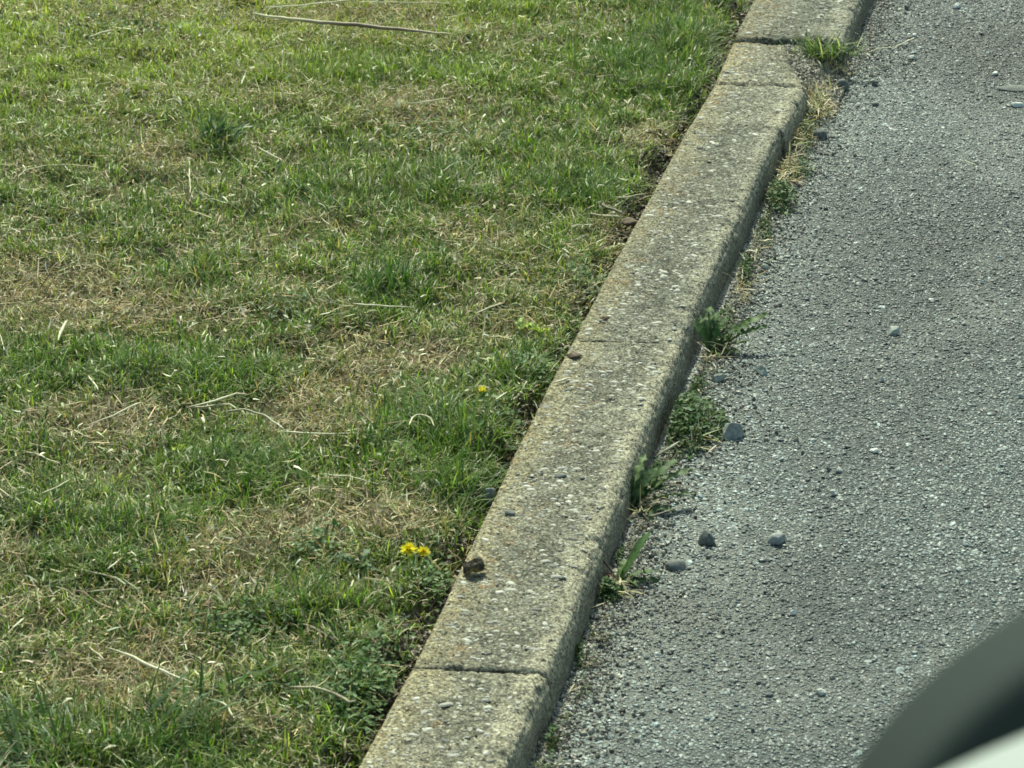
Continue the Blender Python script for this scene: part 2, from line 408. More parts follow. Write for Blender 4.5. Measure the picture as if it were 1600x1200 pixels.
# ================================================================ KERB STONES
LV = [-1.2, 0.0, .186, .298, .51, .657, .83, 1.015, 1.245, 1.474, 1.668, 1.882, 2.045, 2.2, 2.277, 4.0]
LU = [0.0, 0.0, .0027, .0019, -.0022, -.0055, -.006, -.005, -.005, -.0030, -.0008, .0033, .000, -.0017, -.0012, .0]
def kerb_stone(va, vb, wide, label, seed, top=0.0, res=0.0024, rightf=None, skewa=0.0, skewb=0.0, rough_end=(0, 0), rad=0.010, gap=(.0011, .0011)):
    """one kerb stone between the positions va and vb along the kerb"""
    va += gap[0]; vb -= gap[1]
    nv = max(8, int((vb - va) / res)); t = np.linspace(0, 1, nv)
    # cross section: lawn side up, top, rounded nosing, face down
    prof = [(0, -0.10), (0, -0.05), (0, -0.03), (0, -0.012)]
    prof += [(0.004 - 0.004 * math.cos(x), -0.004 + 0.004 * math.sin(x)) for x in np.linspace(0.2, 1.5, 4)]
    nt_ = max(6, int((wide - 0.004 - rad) / res))
    prof += [(x, 0.0) for x in np.linspace(0.0055, wide - rad, nt_)]
    prof += [(wide - rad + rad * math.sin(x), -rad + rad * math.cos(x)) for x in np.linspace(0.15, 1.5, 9)]
    prof += [(wide + 0.0015 + 0.006 * q, -rad - 0.002 - 0.085 * q) for q in np.linspace(0, 1, max(6, int(0.085 / res / 1.5)))]
    prof = np.array(prof); m = len(prof)
    seg = np.r_[0, np.cumsum(np.hypot(*np.diff(prof, axis=0).T))]
    T, Sg = np.meshgrid(t, seg, indexing='ij')
    u = np.broadcast_to(prof[:, 0], T.shape).copy(); z = np.broadcast_to(prof[:, 1], T.shape).copy()
    v = va + skewa * u / wide + T * ((vb + skewb * u / wide) - (va + skewa * u / wide))
    side = sstep(0.35, 0.75, u / wide)
    if rightf is not None:
        sc = rightf(v) / wide
        u = u * (1 - side + side * sc)
    q = Sg + seed * 3.7
    nrm_u = np.where(Sg > seg[-1] - 0.09, 1.0, 0.0) * 1.0
    d = 0.0014 * (fbm(q * 30, v * 30, seed, 4) - .5) + 0.0020 * (fbm(q * 130, v * 130, seed + 3, 3) - .5) + 0.0020 * (vn(q * 380, v * 380, seed + 9) - .5)
    pits = sstep(0.70, 0.80, fbm(q * 95, v * 95, seed + 21, 3)) * 0.0022
    topm = (z > -0.004)
    edge = np.exp(-((u - (wide - rad * 0.6)) / 0.012) ** 2) * (z > -rad * 1.4)
    chip = edge * (0.0040 * sstep(0.55, 0.80, fbm(v * 42 + seed, q * 22, seed + 33, 3)) + 0.0026 * (fbm(v * 150 + seed, q * 120, seed + 34, 3) - .35))
    z = z + np.where(topm, d - pits, 0) - chip * 0.8
    u = u + np.where(z < -0.006, d * 0.9, 0) * np.where(u > wide / 2, 1, -1) - chip * 0.6
    u = u + 0.004 * (fbm(v * 7, v * 0 + seed, seed + 41, 3) - .5) * np.where(u > wide / 2, 1.0, 0.4)
    # arrises at both ends, worn or broken
    da = (v - (va + skewa * u / wide)); db = ((vb + skewb * u / wide) - v)
    for dd, re in ((da, rough_end[0]), (db, rough_end[1])):
        rr = 0.0035 + 0.006 * sstep(.45, .8, fbm(u * 60, v * 0 + seed, seed + 50, 3)) + re * fbm(u * 45, v * 0 + 2, seed + 51, 3)
        z = z - np.where(z > -0.03, 0.0032 * min(1, gap[0 if dd is da else 1] / .0014) * np.exp(-(np.maximum(dd, 0) / rr) * 2.0) * (1 + re * 250), 0)
        v = v + np.where(dd < 0.004, 0.004 * (fbm(u * 50, z * 50 + 3, seed + 61, 3) - .5), 0) * (1 if dd is da else -1)
    lu = np.interp(v, LV, LU)
    X = UV(u + lu, v, z + KT + top)
    me = np_mesh('kerb_stone', X.reshape(-1, 3), grid_quads(nv, m)[:, ::-1])
    # end caps
    bm_f = [tuple(range(m)), tuple(range((nv - 1) * m, nv * m))]
    import bmesh
    bm = bmesh.new(); bm.from_mesh(me); bm.verts.ensure_lookup_table()
    for f in bm_f:
        ff = bm.faces.new([bm.verts[i] for i in f]); ff.smooth = False
    bmesh.ops.recalc_face_normals(bm, faces=bm.faces[:]); bm.to_mesh(me); bm.free()
    kv = me.attributes.new('kuv', 'FLOAT_VECTOR', 'POINT')
    kv.data.foreach_set('vector', np.stack([u * 0.118 / wide, v + seed * 0.37, z + KT], -1).astype(np.float32).ravel())
    base = X[nv // 2, m // 2].copy(); base[2] = 0
    me.transform(__import__('mathutils').Matrix.Translation(Vector(-base)))
    o = link('kerb_stone', me, M_KERB, loc=base); tag(o, label, 'kerb stone', 'kerb stones between lawn and road')
    # exposed pebbles that stand proud of the worn top
    return o, base

def broken(v):
    return (0.010 * (fbm(np.asarray(v) * 55, np.asarray(v) * 0 + 4, 88, 4) - .5) + 0.004 * (fbm(np.asarray(v) * 260, np.asarray(v) * 0, 89, 2) - .5)) * sstep(1.88, 1.92, np.asarray(v)) + np.interp(v, [1.70, 1.86, 1.90, 1.93, 1.985, 2.03, 2.09], [.118, .1195, .122, .112, .094, .083, .070])
KS = [
    (-0.62, 0.186, 0.118, 'nearest kerb stone, its end showing a thin curved joint at the bottom of the photo', 3, dict(top=-0.0008, skewb=0.016)),
    (0.186, 0.957, 0.117, 'long kerb stone with the crumpled brown leaf lying on its top', 7, dict(skewa=0.016, skewb=0.017, gap=(.0011, .0006))),
    (0.957, 1.712, 0.114, 'kerb stone beside the clover and the fern-like weed, third from the bottom', 12, dict(skewa=0.017, skewb=0.010, top=0.0003, gap=(.0006, .0010))),
    (1.712, 1.890, 0.119, 'short piece of kerb stone between two cracks, rusty at its left edge', 18, dict(skewa=0.010, skewb=0.013, top=-0.001, rough_end=(.004, .006))),
    (1.890, 2.083, 0.119, 'short kerb piece with its right corner broken away beside the grass tuft', 23, dict(skewa=0.013, skewb=0.003, rightf=broken, top=-0.0015, rough_end=(.006, .006))),
    (2.092, 2.86, 0.148, 'wider brownish kerb stone at the top edge that juts out towards the road', 29, dict(top=0.001, skewa=0.018, rough_end=(.008, 0), rad=0.011)),
]
kerbs = []
for (va, vb, wd, lb, sd_, kw) in KS:
    kerbs.append(kerb_stone(va, vb, wd, lb, sd_, **kw))
for i, (va, vb) in enumerate([(-1.39, -0.62), (2.86, 3.62)]):
    kerb_stone(va, vb, 0.118 if i == 0 else 0.148, ['kerb stone just below the bottom of the photo', 'kerb stone just beyond the top of the photo'][i], 37 + i, res=0.012, top=0 if i == 0 else 0.006)

# exposed aggregate: small pale domes on the kerb tops, one lot per stone
def dome_lot(px_, sx, sy, sz, ang, colr, name):
    n = len(px_)
    t6 = np.arange(6) * math.pi / 3
    jit = rng.uniform(.75, 1.15, (n, 6))
    ring = np.stack([np.cos(t6) * jit * sx[:, None], np.sin(t6) * jit * sy[:, None], np.full((n, 6), -0.0004)], -1)
    ring2 = ring * np.array([.62, .62, 0]) + np.array([0, 0, 1]) * (sz[:, None, None] * 0.8)
    topv = np.stack([np.zeros(n), np.zeros(n), sz], -1)[:, None, :]
    V_ = np.concatenate([ring, ring2, topv], 1)
    c, s_ = np.cos(ang)[:, None], np.sin(ang)[:, None]
    x = V_[..., 0] * c - V_[..., 1] * s_; y = V_[..., 0] * s_ + V_[..., 1] * c
    V_ = np.stack([x, y, V_[..., 2]], -1) + px_[:, None, :]
    q = np.array([[i, (i + 1) % 6, 6 + (i + 1) % 6, 6 + i] for i in range(6)]); tr = np.array([[6 + i, 6 + (i + 1) % 6, 12] for i in range(6)])
    off = (np.arange(n) * 13)[:, None, None]
    return np_mesh(name, V_.reshape(-1, 3), (q[None] + off).reshape(-1, 4), (tr[None] + off).reshape(-1, 3), colors=np.repeat(colr, 13, 0), smooth=False)
mm = MT('kerb aggregate', 0.7, 0.3); mm.color(mm.attr('tint').outputs['Color']); M_AGG = mm.m
for (o, base), (va, vb, wd, lb, sd_, kw) in zip(kerbs, KS):
    n = int(1300 * (vb - va) / 0.77)
    u = rng.uniform(0.008, wd - 0.012, n); v = rng.uniform(va + .02, vb - .012, n)
    if kw.get('rightf') is not None:
        k = u < broken(v) - 0.02; u, v = u[k], v[k]
    n = len(u)
    s = np.clip(rng.gamma(2.6, 0.00058, n), 0.0007, 0.0042)
    dome = UV(u + np.interp(v, LV, LU), v, KT + kw.get('top', 0) - 0.0002) - base
    gcol = rng.uniform(0.20, 0.46, n) * np.where(rng.random(n) < .25, .4, 1)
    cc = np.stack([gcol, gcol * 0.99, gcol * .82], -1)
    me = dome_lot(dome, s * rng.uniform(1.0, 2.1, n), s, s * 0.22, rng.normal(-0.2, .5, n), cc, 'exposed_aggregate')
    a = link('exposed_aggregate', me, M_AGG, o); a['kind'] = 'stuff'

# ================================================================ GRASS, STRAW
def blades(name, root, head, length, width, el0, bend, colr, m, tipc=None, label=None, cat=None, kind=None, segs=3, parent=None, loc=None, twist=None):
    n = len(root)
    pts = [root.copy()]; p_ = root.copy(); hd = np.stack([np.cos(head), np.sin(head), np.zeros(n)], -1)
    for k in range(segs):
        e = el0 - bend * (k + .5) / segs
        step = (length / segs)[:, None] * (hd * np.cos(e)[:, None] + np.array([0, 0, 1]) * np.sin(e)[:, None])
        p_ = p_ + step; pts.append(p_)
    if twist is None: twist = np.zeros(n)
    sd = np.stack([-np.sin(head) * np.cos(twist), np.cos(head) * np.cos(twist), np.sin(twist)], -1)
    nv = 2 * segs + 1
    V_ = np.empty((n, nv, 3)); C_ = np.empty((n, nv, 3))
    if tipc is None: tipc = colr
    for k in range(segs):
        wk = (width * (1 - 0.75 * (k / segs) ** 1.8) * (0.8 if k == 0 else 1))[:, None] / 2
        V_[:, 2 * k] = pts[k] - sd * wk; V_[:, 2 * k + 1] = pts[k] + sd * wk
        f = k / segs; C_[:, 2 * k] = C_[:, 2 * k + 1] = colr * (1 - f) + tipc * f
    V_[:, -1] = pts[segs]; C_[:, -1] = tipc
    q = np.array([[2 * k, 2 * k + 1, 2 * k + 3, 2 * k + 2] for k in range(segs - 1)]).reshape(-1, 4)
    tr = np.array([[2 * segs - 2, 2 * segs - 1, 2 * segs]])
    off = (np.arange(n) * nv)[:, None, None]
    me = np_mesh(name, V_.reshape(-1, 3), (q[None] + off).reshape(-1, 4), (tr[None] + off).reshape(-1, 3), colors=C_.reshape(-1, 3))
    o = link(name, me, m, parent, loc)
    if label: o['label'] = label
    if cat: o['category'] = cat
    if kind: o['kind'] = kind
    return o

GREENS = np.array([[.058, .114, .015], [.088, .156, .020], [.158, .228, .034], [.040, .090, .022], [.235, .280, .060], [.125, .142, .032]])
STRAWS = np.array([[.54, .47, .27], [.40, .33, .17], [.66, .62, .43], [.29, .225, .12], [.46, .34, .19], [.36, .39, .18]])
def rcols(pal, n, wts, jit=0.16):
    wts = np.array(wts, float); wts /= wts.sum()
    c = pal[rng.choice(len(pal), n, p=wts)]
    return c * np.exp(rng.normal(0, jit, (n, 1))) * np.exp(rng.normal(0, 0.05, (n, 3)))

# tufts
NT = 74000
tu = rng.uniform(-1.35, 0.0, NT); tv = rng.uniform(-.35, 2.9, NT)
dr, lu_ = patches(tu, tv)
dn = fbm(tu * 14, tv * 14, 71, 4)
keep = rng.random(NT) < np.clip(0.70 + 1.3 * (dn - .47) + 0.5 * lu_ - 0.55 * dr, 0.16, 1)
edge = 0.014 + 0.034 * (fbm(tv * 14 + 3, tv * 0 + 2, 31, 3) - 0.25)
keep &= (-tu > edge * rng.uniform(.7, 1.4, NT)) & in_view(UV(tu, tv, 0.04), 60, 90)
tu, tv, dr, lu_, dn = tu[keep], tv[keep], dr[keep], lu_[keep], dn[keep]
NT = len(tu)
per = np.clip(rng.poisson(7.5 + 4 * np.clip(lu_, 0, 1.2)), 3, 20)
idx = np.repeat(np.arange(NT), per); n = len(idx)
bu = tu[idx] + rng.normal(0, .008, n); bv = tv[idx] + rng.normal(0, .008, n)
tl = rng.uniform(.8, 1.2, NT) * (0.021 + 0.011 * np.clip(lu_, 0, 1.2) - 0.005 * np.clip(dr, 0, 1)); tlean = rng.uniform(0, 6.28, NT); twb = rng.normal(0, 1, NT)
far_ = sstep(0.6, 2.4, tv)
length = tl[idx] * rng.uniform(.5, 1.35, n)
width = rng.uniform(.0010, .0021, n)
hd = tlean[idx] + rng.normal(0, 1.1, n)
el = np.clip(rng.normal(.95, .33, n), .2, 1.55); bend = rng.uniform(.1, 1.5, n)
c = rcols(GREENS, n, [3, 4, 2.4, 1.6, 1.1, 1.5])
c *= np.exp(0.24 * twb[idx])[:, None]
veil_yel = sstep(1.3, 2.4, tv[idx]) * sstep(-.1, .7, -bu - 0.15)  # far left grass coloured brighter and yellower to imitate a veil of glare
c = c * (1 - .75 * veil_yel[:, None]) + np.array([.40, .46, .085]) * (.75 * veil_yel[:, None])
lus = np.clip(lu_[idx], 0, 1)[:, None]
c = c * (1 - .5 * lus) + np.array([.045, .100, .022]) * (.5 * lus)
tip = c * rng.uniform(1.0, 2.1, (n, 1)) + (rng.random((n, 1)) < .13) * np.array([.18, .15, .08])  # tip colour lightened to paint in highlights; some tips are dry
dead = rng.random(n) < np.clip(0.09 + 0.50 * dr[idx] + .5 * (.45 - dn[idx]), 0, .7)
c[dead] = rcols(STRAWS, int(dead.sum()), [3, 3, 1, 2, 4, 1]) * .8; tip[dead] = c[dead]
rt = UV(bu, bv, lawn_z(bu, bv) - .001)
blades('grass', rt, hd, length, width, el, bend, c, M_GRASS, tip, 'patchy green lawn grass covering the left of the photo', kind='stuff')
print('blades', n)

# thatch and mown cuttings: dead bits that lie between and on the blades
N = 470000
su = rng.uniform(-1.35, 0.012, N); sv_ = rng.uniform(-.35, 2.9, N)
dr, lu_ = patches(su, sv_); dn = fbm(su * 10, sv_ * 10, 77, 4)
keep = (rng.random(N) < np.clip(0.20 + 0.8 * dr + 1.2 * (dn - .5) - .25 * lu_, .04, 1)) & in_view(UV(su, sv_, .04), 60, 90)
su, sv_, dr = su[keep], sv_[keep], dr[keep]; n = len(su)
lift = np.where(su > -.02, 0.004, rng.uniform(0, .013, n) * (1 - .45 * np.clip(dr, 0, 1)))
rt = UV(su, sv_, lawn_z(su, sv_) + .003 + lift)
ln = np.clip(rng.gamma(2.2, .0060, n), .003, .045) * np.where(su > -.02, .5, 1)
c = rcols(STRAWS, n, [3, 3, 1.0, 2.2, 4.5, 1.2]); c *= rng.uniform(.45, 1.4, (n, 1))
blades('dead_thatch', rt, rng.uniform(0, 6.28, n), ln, rng.uniform(.0006, .0015, n), rng.normal(.12, .3, n), rng.normal(.25, 1.2, n), c, M_STRAW, None, 'dead straw-coloured thatch and cuttings lying in the lawn', kind='stuff', segs=2, twist=rng.normal(0, .6, n))
# bright broad flecks: mown bits, coloured pale to paint in blade glints too
N = 10000
su = rng.uniform(-1.35, -.004, N); sv_ = rng.uniform(-.35, 2.9, N)
keep = in_view(UV(su, sv_, .04), 60, 90) & (rng.random(N) < .35 + 1.1 * (fbm(su * 12, sv_ * 12, 79, 3) - .35)); su, sv_ = su[keep], sv_[keep]; n = len(su)
rt = UV(su, sv_, lawn_z(su, sv_) + rng.uniform(.008, .022, n) * sstep(0, .05, -su))
c = rcols(np.array([[.56, .54, .36], [.42, .44, .24], [.64, .61, .47], [.34, .38, .16]]), n, [3, 2, 2, 2])
blades('leaf_bits_glints', rt, rng.uniform(0, 6.28, n), rng.uniform(.004, .015, n), rng.uniform(.0013, .0032, n), rng.normal(.3, .4, n), rng.normal(.3, .8, n), c, M_STRAW, None, 'pale leaf bits and painted glints scattered through the lawn', kind='stuff', twist=rng.normal(0, .5, n))

# low clover and moss leaves inside the lawn
def ovals(centre, nrm_tilt, head, size, colr, name, m, **kw):
    """small folded oval leaves"""
    n = len(centre)
    t = np.array([0, 1, 2, 3, 4, 5]) * math.pi / 3
    ox = np.r_[0, np.cos(t)]; oy = np.r_[0, .62 * np.sin(t)]; oz = np.r_[-.16, .05, .16, .12, -.02, .12, .16]
    L_ = np.stack([ox, oy, oz], -1)[None] * size[:, None, None] * .5
    ct, st = np.cos(nrm_tilt)[:, None], np.sin(nrm_tilt)[:, None]
    x = L_[..., 0] * ct - L_[..., 2] * st; z = L_[..., 0] * st + L_[..., 2] * ct; y = L_[..., 1]
    c_, s_ = np.cos(head)[:, None], np.sin(head)[:, None]
    V_ = np.stack([x * c_ - y * s_, x * s_ + y * c_, z], -1) + centre[:, None, :]
    tr = np.array([[0, 1 + i, 1 + (i + 1) % 6] for i in range(6)])
    off = (np.arange(n) * 7)[:, None, None]
    me = np_mesh(name, V_.reshape(-1, 3), None, (tr[None] + off).reshape(-1, 3), colors=np.repeat(colr, 7, 0))
    return me
CL = [(935, 415, 60, 22, 380), (850, 560, 45, 20, 260), (560, 1060, 80, 40, 700), (380, 960, 60, 22, 320), (680, 880, 36, 24, 200), (600, 1010, 50, 30, 260), (500, 840, 40, 20, 120), (180, 40, 150, 30, 500), (780, 640, 40, 16, 150), (700, 200, 90, 26, 260), (450, 470, 60, 18, 160)]
cs = []
for (a, b, rx, ry, k) in CL:
    q = np.array([P(a + x * rx, b + y * ry, .045) for x, y in rng.normal(0, .6, (k, 2))]); cs.append(q)
cs = np.concatenate(cs); q = cs - A0; cu = q @ DU; cv = q @ DV; kk = cu < -.012; cu, cv = cu[kk], cv[kk]; n = len(cu)
cen = UV(cu, cv, lawn_z(cu, cv) + rng.uniform(.005, .02, n))
cc = rcols(np.array([[.07, .135, .045], [.12, .19, .07], [.20, .27, .13]]), n, [4, 3, 1.4])
o = link('lawn_clover', ovals(cen, rng.normal(0, .5, n), rng.uniform(0, 6.28, n), rng.uniform(.004, .008, n), cc, 'lawn_clover', M_LEAF), M_LEAF)
tag(o, 'small round clover leaves growing low in the lawn', kind='stuff')

# ---------------------------------------------------------------- soil crumbs beside the kerb, grit in the gutter
def scatter_crumbs(name, u, v, z, s, colr, label):
    n = len(u); p_ = UV(u, v, z)
    scl = np.stack([s * rng.uniform(.8, 1.5, n), s * rng.uniform(.7, 1.2, n), s * rng.uniform(.5, 1, n)], -1)
    gn_scatter(name, p_, rng.uniform(0, 6.28, (n, 3)), scl, colr, M_CHIP, label)
n = 15000
v = rng.uniform(-.3, 2.8, n); u = -np.abs(rng.normal(0, .020, n)) + .001
gcol = rng.gamma(3, .022, n)[:, None] * np.array([1.25, .98, .66]); gcol[rng.random(n) < .07] *= 3.2
scatter_crumbs('soil_crumbs', u, v, lawn_z(u, v) + .0005, np.clip(rng.gamma(2.4, .00075, n), .0006, .0052), gcol, 'dark brown soil crumbs in the gap between lawn and kerb')
n = 26000
v = rng.uniform(-.3, 2.8, n); e = rng.exponential(.020, n) * (.5 + 1.3 * fbm(v * 9, v * 0, 66, 3)); u = .122 + e + np.interp(v, [2.08, 2.1], [0, .026])
k = rng.random(n) < 1.0; gcol = (rng.uniform(.07, .40, n) * np.where(rng.random(n) < .3, .4, 1))[:, None] * np.array([1.03, 1.0, .80])
scatter_crumbs('gutter_grit', u, v, road_z(u, v) + .001, np.clip(rng.gamma(2.2, .0005, n), .0004, .003), gcol, 'fine pale grit lying in the gutter along the kerb foot')
# grit in the pocket of the broken kerb corner
n = 9000
v = rng.uniform(1.9, 2.105, n); u = rng.uniform(.065, .16, n); k = u > broken(v) - .004; u, v = u[k], v[k]; n = len(u)
zz = .030 * (1 - sstep(.10, .165, u)) * sstep(1.88, 2.0, v) + .002 ; gcol = rng.uniform(.05, .22, n)[:, None] * np.array([.95, .90, .58])
scatter_crumbs('pocket_soil', u, v, zz, np.clip(rng.gamma(3, .0007, n), .0006, .004), gcol, 'soil filling the broken corner of the kerb')

# dry straw litter in the gutter, thickest near the top
def litter(name, areas, label, pal=STRAWS * .95, wts=(3, 3, 1.5, 2, 1, 2), lmul=.95):
    rts, n_ = [], 0
    for (a, b, rx, ry, k, h) in areas:
        x = rng.normal(0, .55, (k, 2))
        rts += [P(a + i * rx, b + j * ry, 0) + np.array([0, 0, rng.uniform(.001, h)]) for i, j in x]
    rt = np.array(rts); q = rt - A0; uu_ = q @ DU; vv_ = q @ DV
    inner = np.where(vv_ > 1.9, broken(vv_), .121); inner = np.where(vv_ > 2.09, .152, inner)
    k = uu_ > inner; rt = rt[k]; n_ = len(rt)
    rt[:, 2] += .001
    c = rcols(pal, n_, wts)
    return blades(name, rt, rng.uniform(0, 6.28, n_), np.clip(rng.gamma(3, .006, n_), .005, .04) * lmul, rng.uniform(.001, .0022, n_), rng.normal(.25, .35, n_), rng.normal(.3, .6, n_), c, M_STRAW, None, label, kind='stuff', twist=rng.normal(0, .5, n_))
litter('gutter_straw', [(1285, 112, 32, 16, 620, .020), (1268, 168, 26, 24, 700, .017), (1240, 212, 20, 22, 330, .014), (1226, 268, 20, 26, 190, .010), (1205, 300, 14, 20, 70, .008), (1180, 400, 12, 40, 36, .006),
                        (1160, 455, 16, 26, 50, .008), (1110, 565, 24, 16, 40, .006), (1080, 690, 30, 16, 90, .008), (1000, 800, 30, 16, 60, .006), (950, 930, 26, 18, 50, .006), (1300, 84, 34, 10, 160, .022)],
       'dry straw and dead grass caught along the kerb foot')

ar = []
for v in np.arange(-.1, 2.0, .05):
    a_, b_ = pix(UV(np.array([.130 + .012 * fbm(np.array([v * 9.]), np.array([1.]), 5, 2)[0]]), np.array([v]), 0.0)[0]); ar.append((a_, b_, 13, 13, int(26 * (0.4 + 1.4 * random.random())), .004))
litter('gutter_debris', ar, 'brown leaf bits and dark silt lying along the kerb foot', pal=np.array([[.09, .075, .045], [.16, .13, .08], [.07, .10, .035], [.34, .30, .18], [.05, .045, .03], [.11, .14, .05]]), wts=(3, 3, 3, 1.2, 3, 2), lmul=.5)

# ================================================================ WEEDS
def leaf_mesh(name, L, W, lobes, colr, droop=0.9, rise=0.7, fold=.25, seed=0):
    """one toothed rosette leaf that rises from the origin along +x and droops"""
    r = np.random.default_rng(seed); ns = max(16, lobes * 5 + 2)
    t = np.linspace(0, 1, ns); env = np.sin(np.pi * np.clip(t ** .75, 0, 1)) ** .7 * (0.3 + .9 * t) * np.where(t > .86, (1 - t) / .14, 1)
    ph = (t * lobes) % 1
    tooth = (0.16 + .84 * (1 - ph) ** 1.1) if lobes > 0 else np.ones(ns)
    hl = W / 2 * env * tooth * r.uniform(.85, 1.1, ns) + .0006; hr = W / 2 * env * tooth * r.uniform(.85, 1.1, ns) + .0006
    e = rise - (rise + droop) * t ** 1.2
    x = np.r_[0, np.cumsum(np.cos(e)[:-1])] * L / ns; z = np.r_[0, np.cumsum(np.sin(e)[:-1])] * L / ns
    side = .12 * L * (r.random() - .5) * t ** 2
    mid = np.stack([x, side, z], -1)
    a = mid + np.stack([-hl * .25 * 0, hl, hl * fold + .0012 * r.normal(0, 1, ns)], -1); b = mid + np.stack([0 * hr, -hr, hr * fold + .0012 * r.normal(0, 1, ns)], -1)
    V_ = np.concatenate([a, mid, b]); q = []
    for i in range(ns - 1):
        q += [[i, i + 1, ns + i + 1, ns + i], [ns + i, ns + i + 1, 2 * ns + i + 1, 2 * ns + i]]
    C_ = np.tile(np.array(colr), (3 * ns, 1)); C_[ns:2 * ns] = np.array(colr) * 1.35
    C_ *= r.uniform(.85, 1.15, (3 * ns, 1))
    return np_mesh(name, V_, q, colors=C_)
def weed(name, base, label, leaves, cat='weed', group=None):
    """leaves: (heading from +x, length, width, lobes, rise, droop, colour)"""
    root = empty(name, base); tag(root, label, cat, group)
    for i, (hd_, L, W, lb, ri, dp, cl) in enumerate(leaves):
        me = leaf_mesh('leaf', L, W, lb, cl, dp, ri, .3, seed=i + int(base[1] * 1000))
        o = link('leaf', me, M_LEAF, root); o.rotation_euler = (random.uniform(-.35, .35), 0, R(hd_))
    return root
G1, G2, G3 = (.055, .105, .030), (.075, .128, .038), (.042, .080, .030)
def on_road(px, py): return P(px, py, 0)
weed('dandelion_plant', on_road(985, 797), 'large dandelion rosette growing from the kerb foot below the clover clump', [
    (22, .080, .022, 5, .70, -.1, G1), (6, .070, .019, 5, .45, .1, G2), (46, .080, .020, 5, .95, -.1, G1), (68, .072, .018, 5, 1.1, .0, G2), (-12, .050, .016, 4, .30, .2, G3),
    (92, .068, .017, 5, 1.2, .0, G1), (118, .058, .015, 4, 1.3, .0, G3), (-40, .036, .013, 3, .4, .4, G3), (33, .056, .017, 4, 1.1, .1, G3), (150, .040, .012, 3, 1.4, -.3, G2), (58, .058, .014, 4, 1.3, -.2, (.10, .15, .06)),
    (14, .054, .016, 4, .9, .2, G3), (80, .054, .016, 4, 1.35, -.3, G3), (104, .050, .015, 4, 1.4, -.4, G1), (40, .044, .015, 4, 1.3, .2, G1)])
weed('fern_leaved_weed', on_road(1108, 552), 'dark fern-like weed in the gutter with its shadow beside the kerb', [
    (16, .078, .019, 6, .60, -.1, G1), (30, .086, .020, 7, .75, -.15, G2), (4, .052, .017, 5, .45, .0, G1), (56, .066, .019, 5, 1.1, .0, G1), (82, .066, .018, 5, 1.25, .0, G2),
    (106, .060, .017, 5, 1.35, -.1, G3), (-15, .040, .014, 4, .4, .2, G3), (47, .056, .017, 5, 1.3, .1, G3), (130, .050, .015, 4, 1.4, -.3, G2), (-60, .026, .011, 3, .5, .3, G3), (26, .056, .017, 5, 1.05, .2, G3),
    (68, .052, .016, 5, 1.4, -.2, G1), (95, .048, .016, 5, 1.45, -.4, G1), (20, .046, .015, 4, 1.2, .3, G3)])
weed('plantain_seedling', on_road(966, 910), 'small weed with one long smooth leaf raised towards the flat stone', [
    (36, .064, .0125, 0, .85, -.75, (.07, .13, .04)), (10, .046, .010, 0, .4, .1, G1), (-4, .042, .009, 0, .2, .0, G3), (60, .032, .009, 0, .9, .1, G2), (170, .018, .006, 0, .8, 0, (.16, .10, .06)), (-35, .026, .008, 0, .4, .3, G2)])

def clump(name, cx, cy, rx, ry, h, n, label, size=(.004, .008), pal=None, inner=.123):
    base = P(cx, cy + ry * .6, 0)
    pts = []
    while len(pts) < n:
        a, b = rng.normal(0, .5, 2)
        if a * a + b * b > 1.1: continue
        q = P(cx + a * rx, cy + ry * .4 + b * ry, 0); uq, vq = uv_of(q)
        if uq < inner: continue
        hh = h * max(.1, 1 - (a * a + b * b)) * rng.uniform(.15, 1)
        pts.append(q + np.array([0, 0, hh + .002]))
    pts = np.array(pts)
    pal = np.array([[.05, .10, .035], [.08, .14, .05], [.15, .21, .10]]) if pal is None else pal
    cc = rcols(pal, n, [4, 4, 1.3])
    root = empty(name, base); tag(root, label, 'weed')
    o = link('leaves', ovals(pts - base, rng.normal(0, .55, n), rng.uniform(0, 6.28, n), rng.uniform(*size, n), cc, 'leaves', M_LEAF), M_LEAF, root); o['kind'] = 'stuff'
    ns = n // 4
    rt = np.array([P(cx + a * rx, cy + ry * .4 + b * ry, 0) for a, b in rng.normal(0, .3, (ns, 2))]); q = rt - A0; k = (q @ DU) > inner; rt = rt[k]; ns = len(rt)
    blades('stems', rt - base, rng.uniform(0, 6.28, ns), rng.uniform(.5, 1.3, ns) * max(h, .012), np.full(ns, .0012), rng.uniform(.5, 1.5, ns), rng.uniform(0, .6, ns), rcols(np.array([[.10, .14, .05], [.2, .17, .09]]), ns, [2, 1]), M_LEAF, parent=root)['kind'] = 'stuff'
    return root
clump('clover_clump', 1072, 648, 62, 50, .026, 760, 'broad dark clover clump against the kerb between the stones and weeds')
clump('clover_clump', 1216, 306, 34, 26, .024, 260, 'small green clover clump at the kerb foot below the dry straw', inner=.120)
clump('chickweed_clump', 945, 922, 30, 16, .014, 210, 'tiny bright chickweed patch at the foot of the long smooth leaf', size=(.0035, .006))
clump('moss_patch', 1165, 412, 12, 30, .014, 110, 'narrow strip of moss along the kerb foot above the fern-like weed', size=(.003, .006))
clump('moss_patch', 862, 1150, 12, 26, .008, 70, 'mossy bits at the kerb foot beside the curved joint', size=(.003, .005))
clump('moss_patch', 905, 1010, 9, 26, .008, 60, 'thin moss in the kerb foot above the curved joint', size=(.003, .005))
clump('clover_clump', 1256, 262, 18, 18, .014, 90, 'few green leaves among dry straw in the gutter', size=(.003, .006))

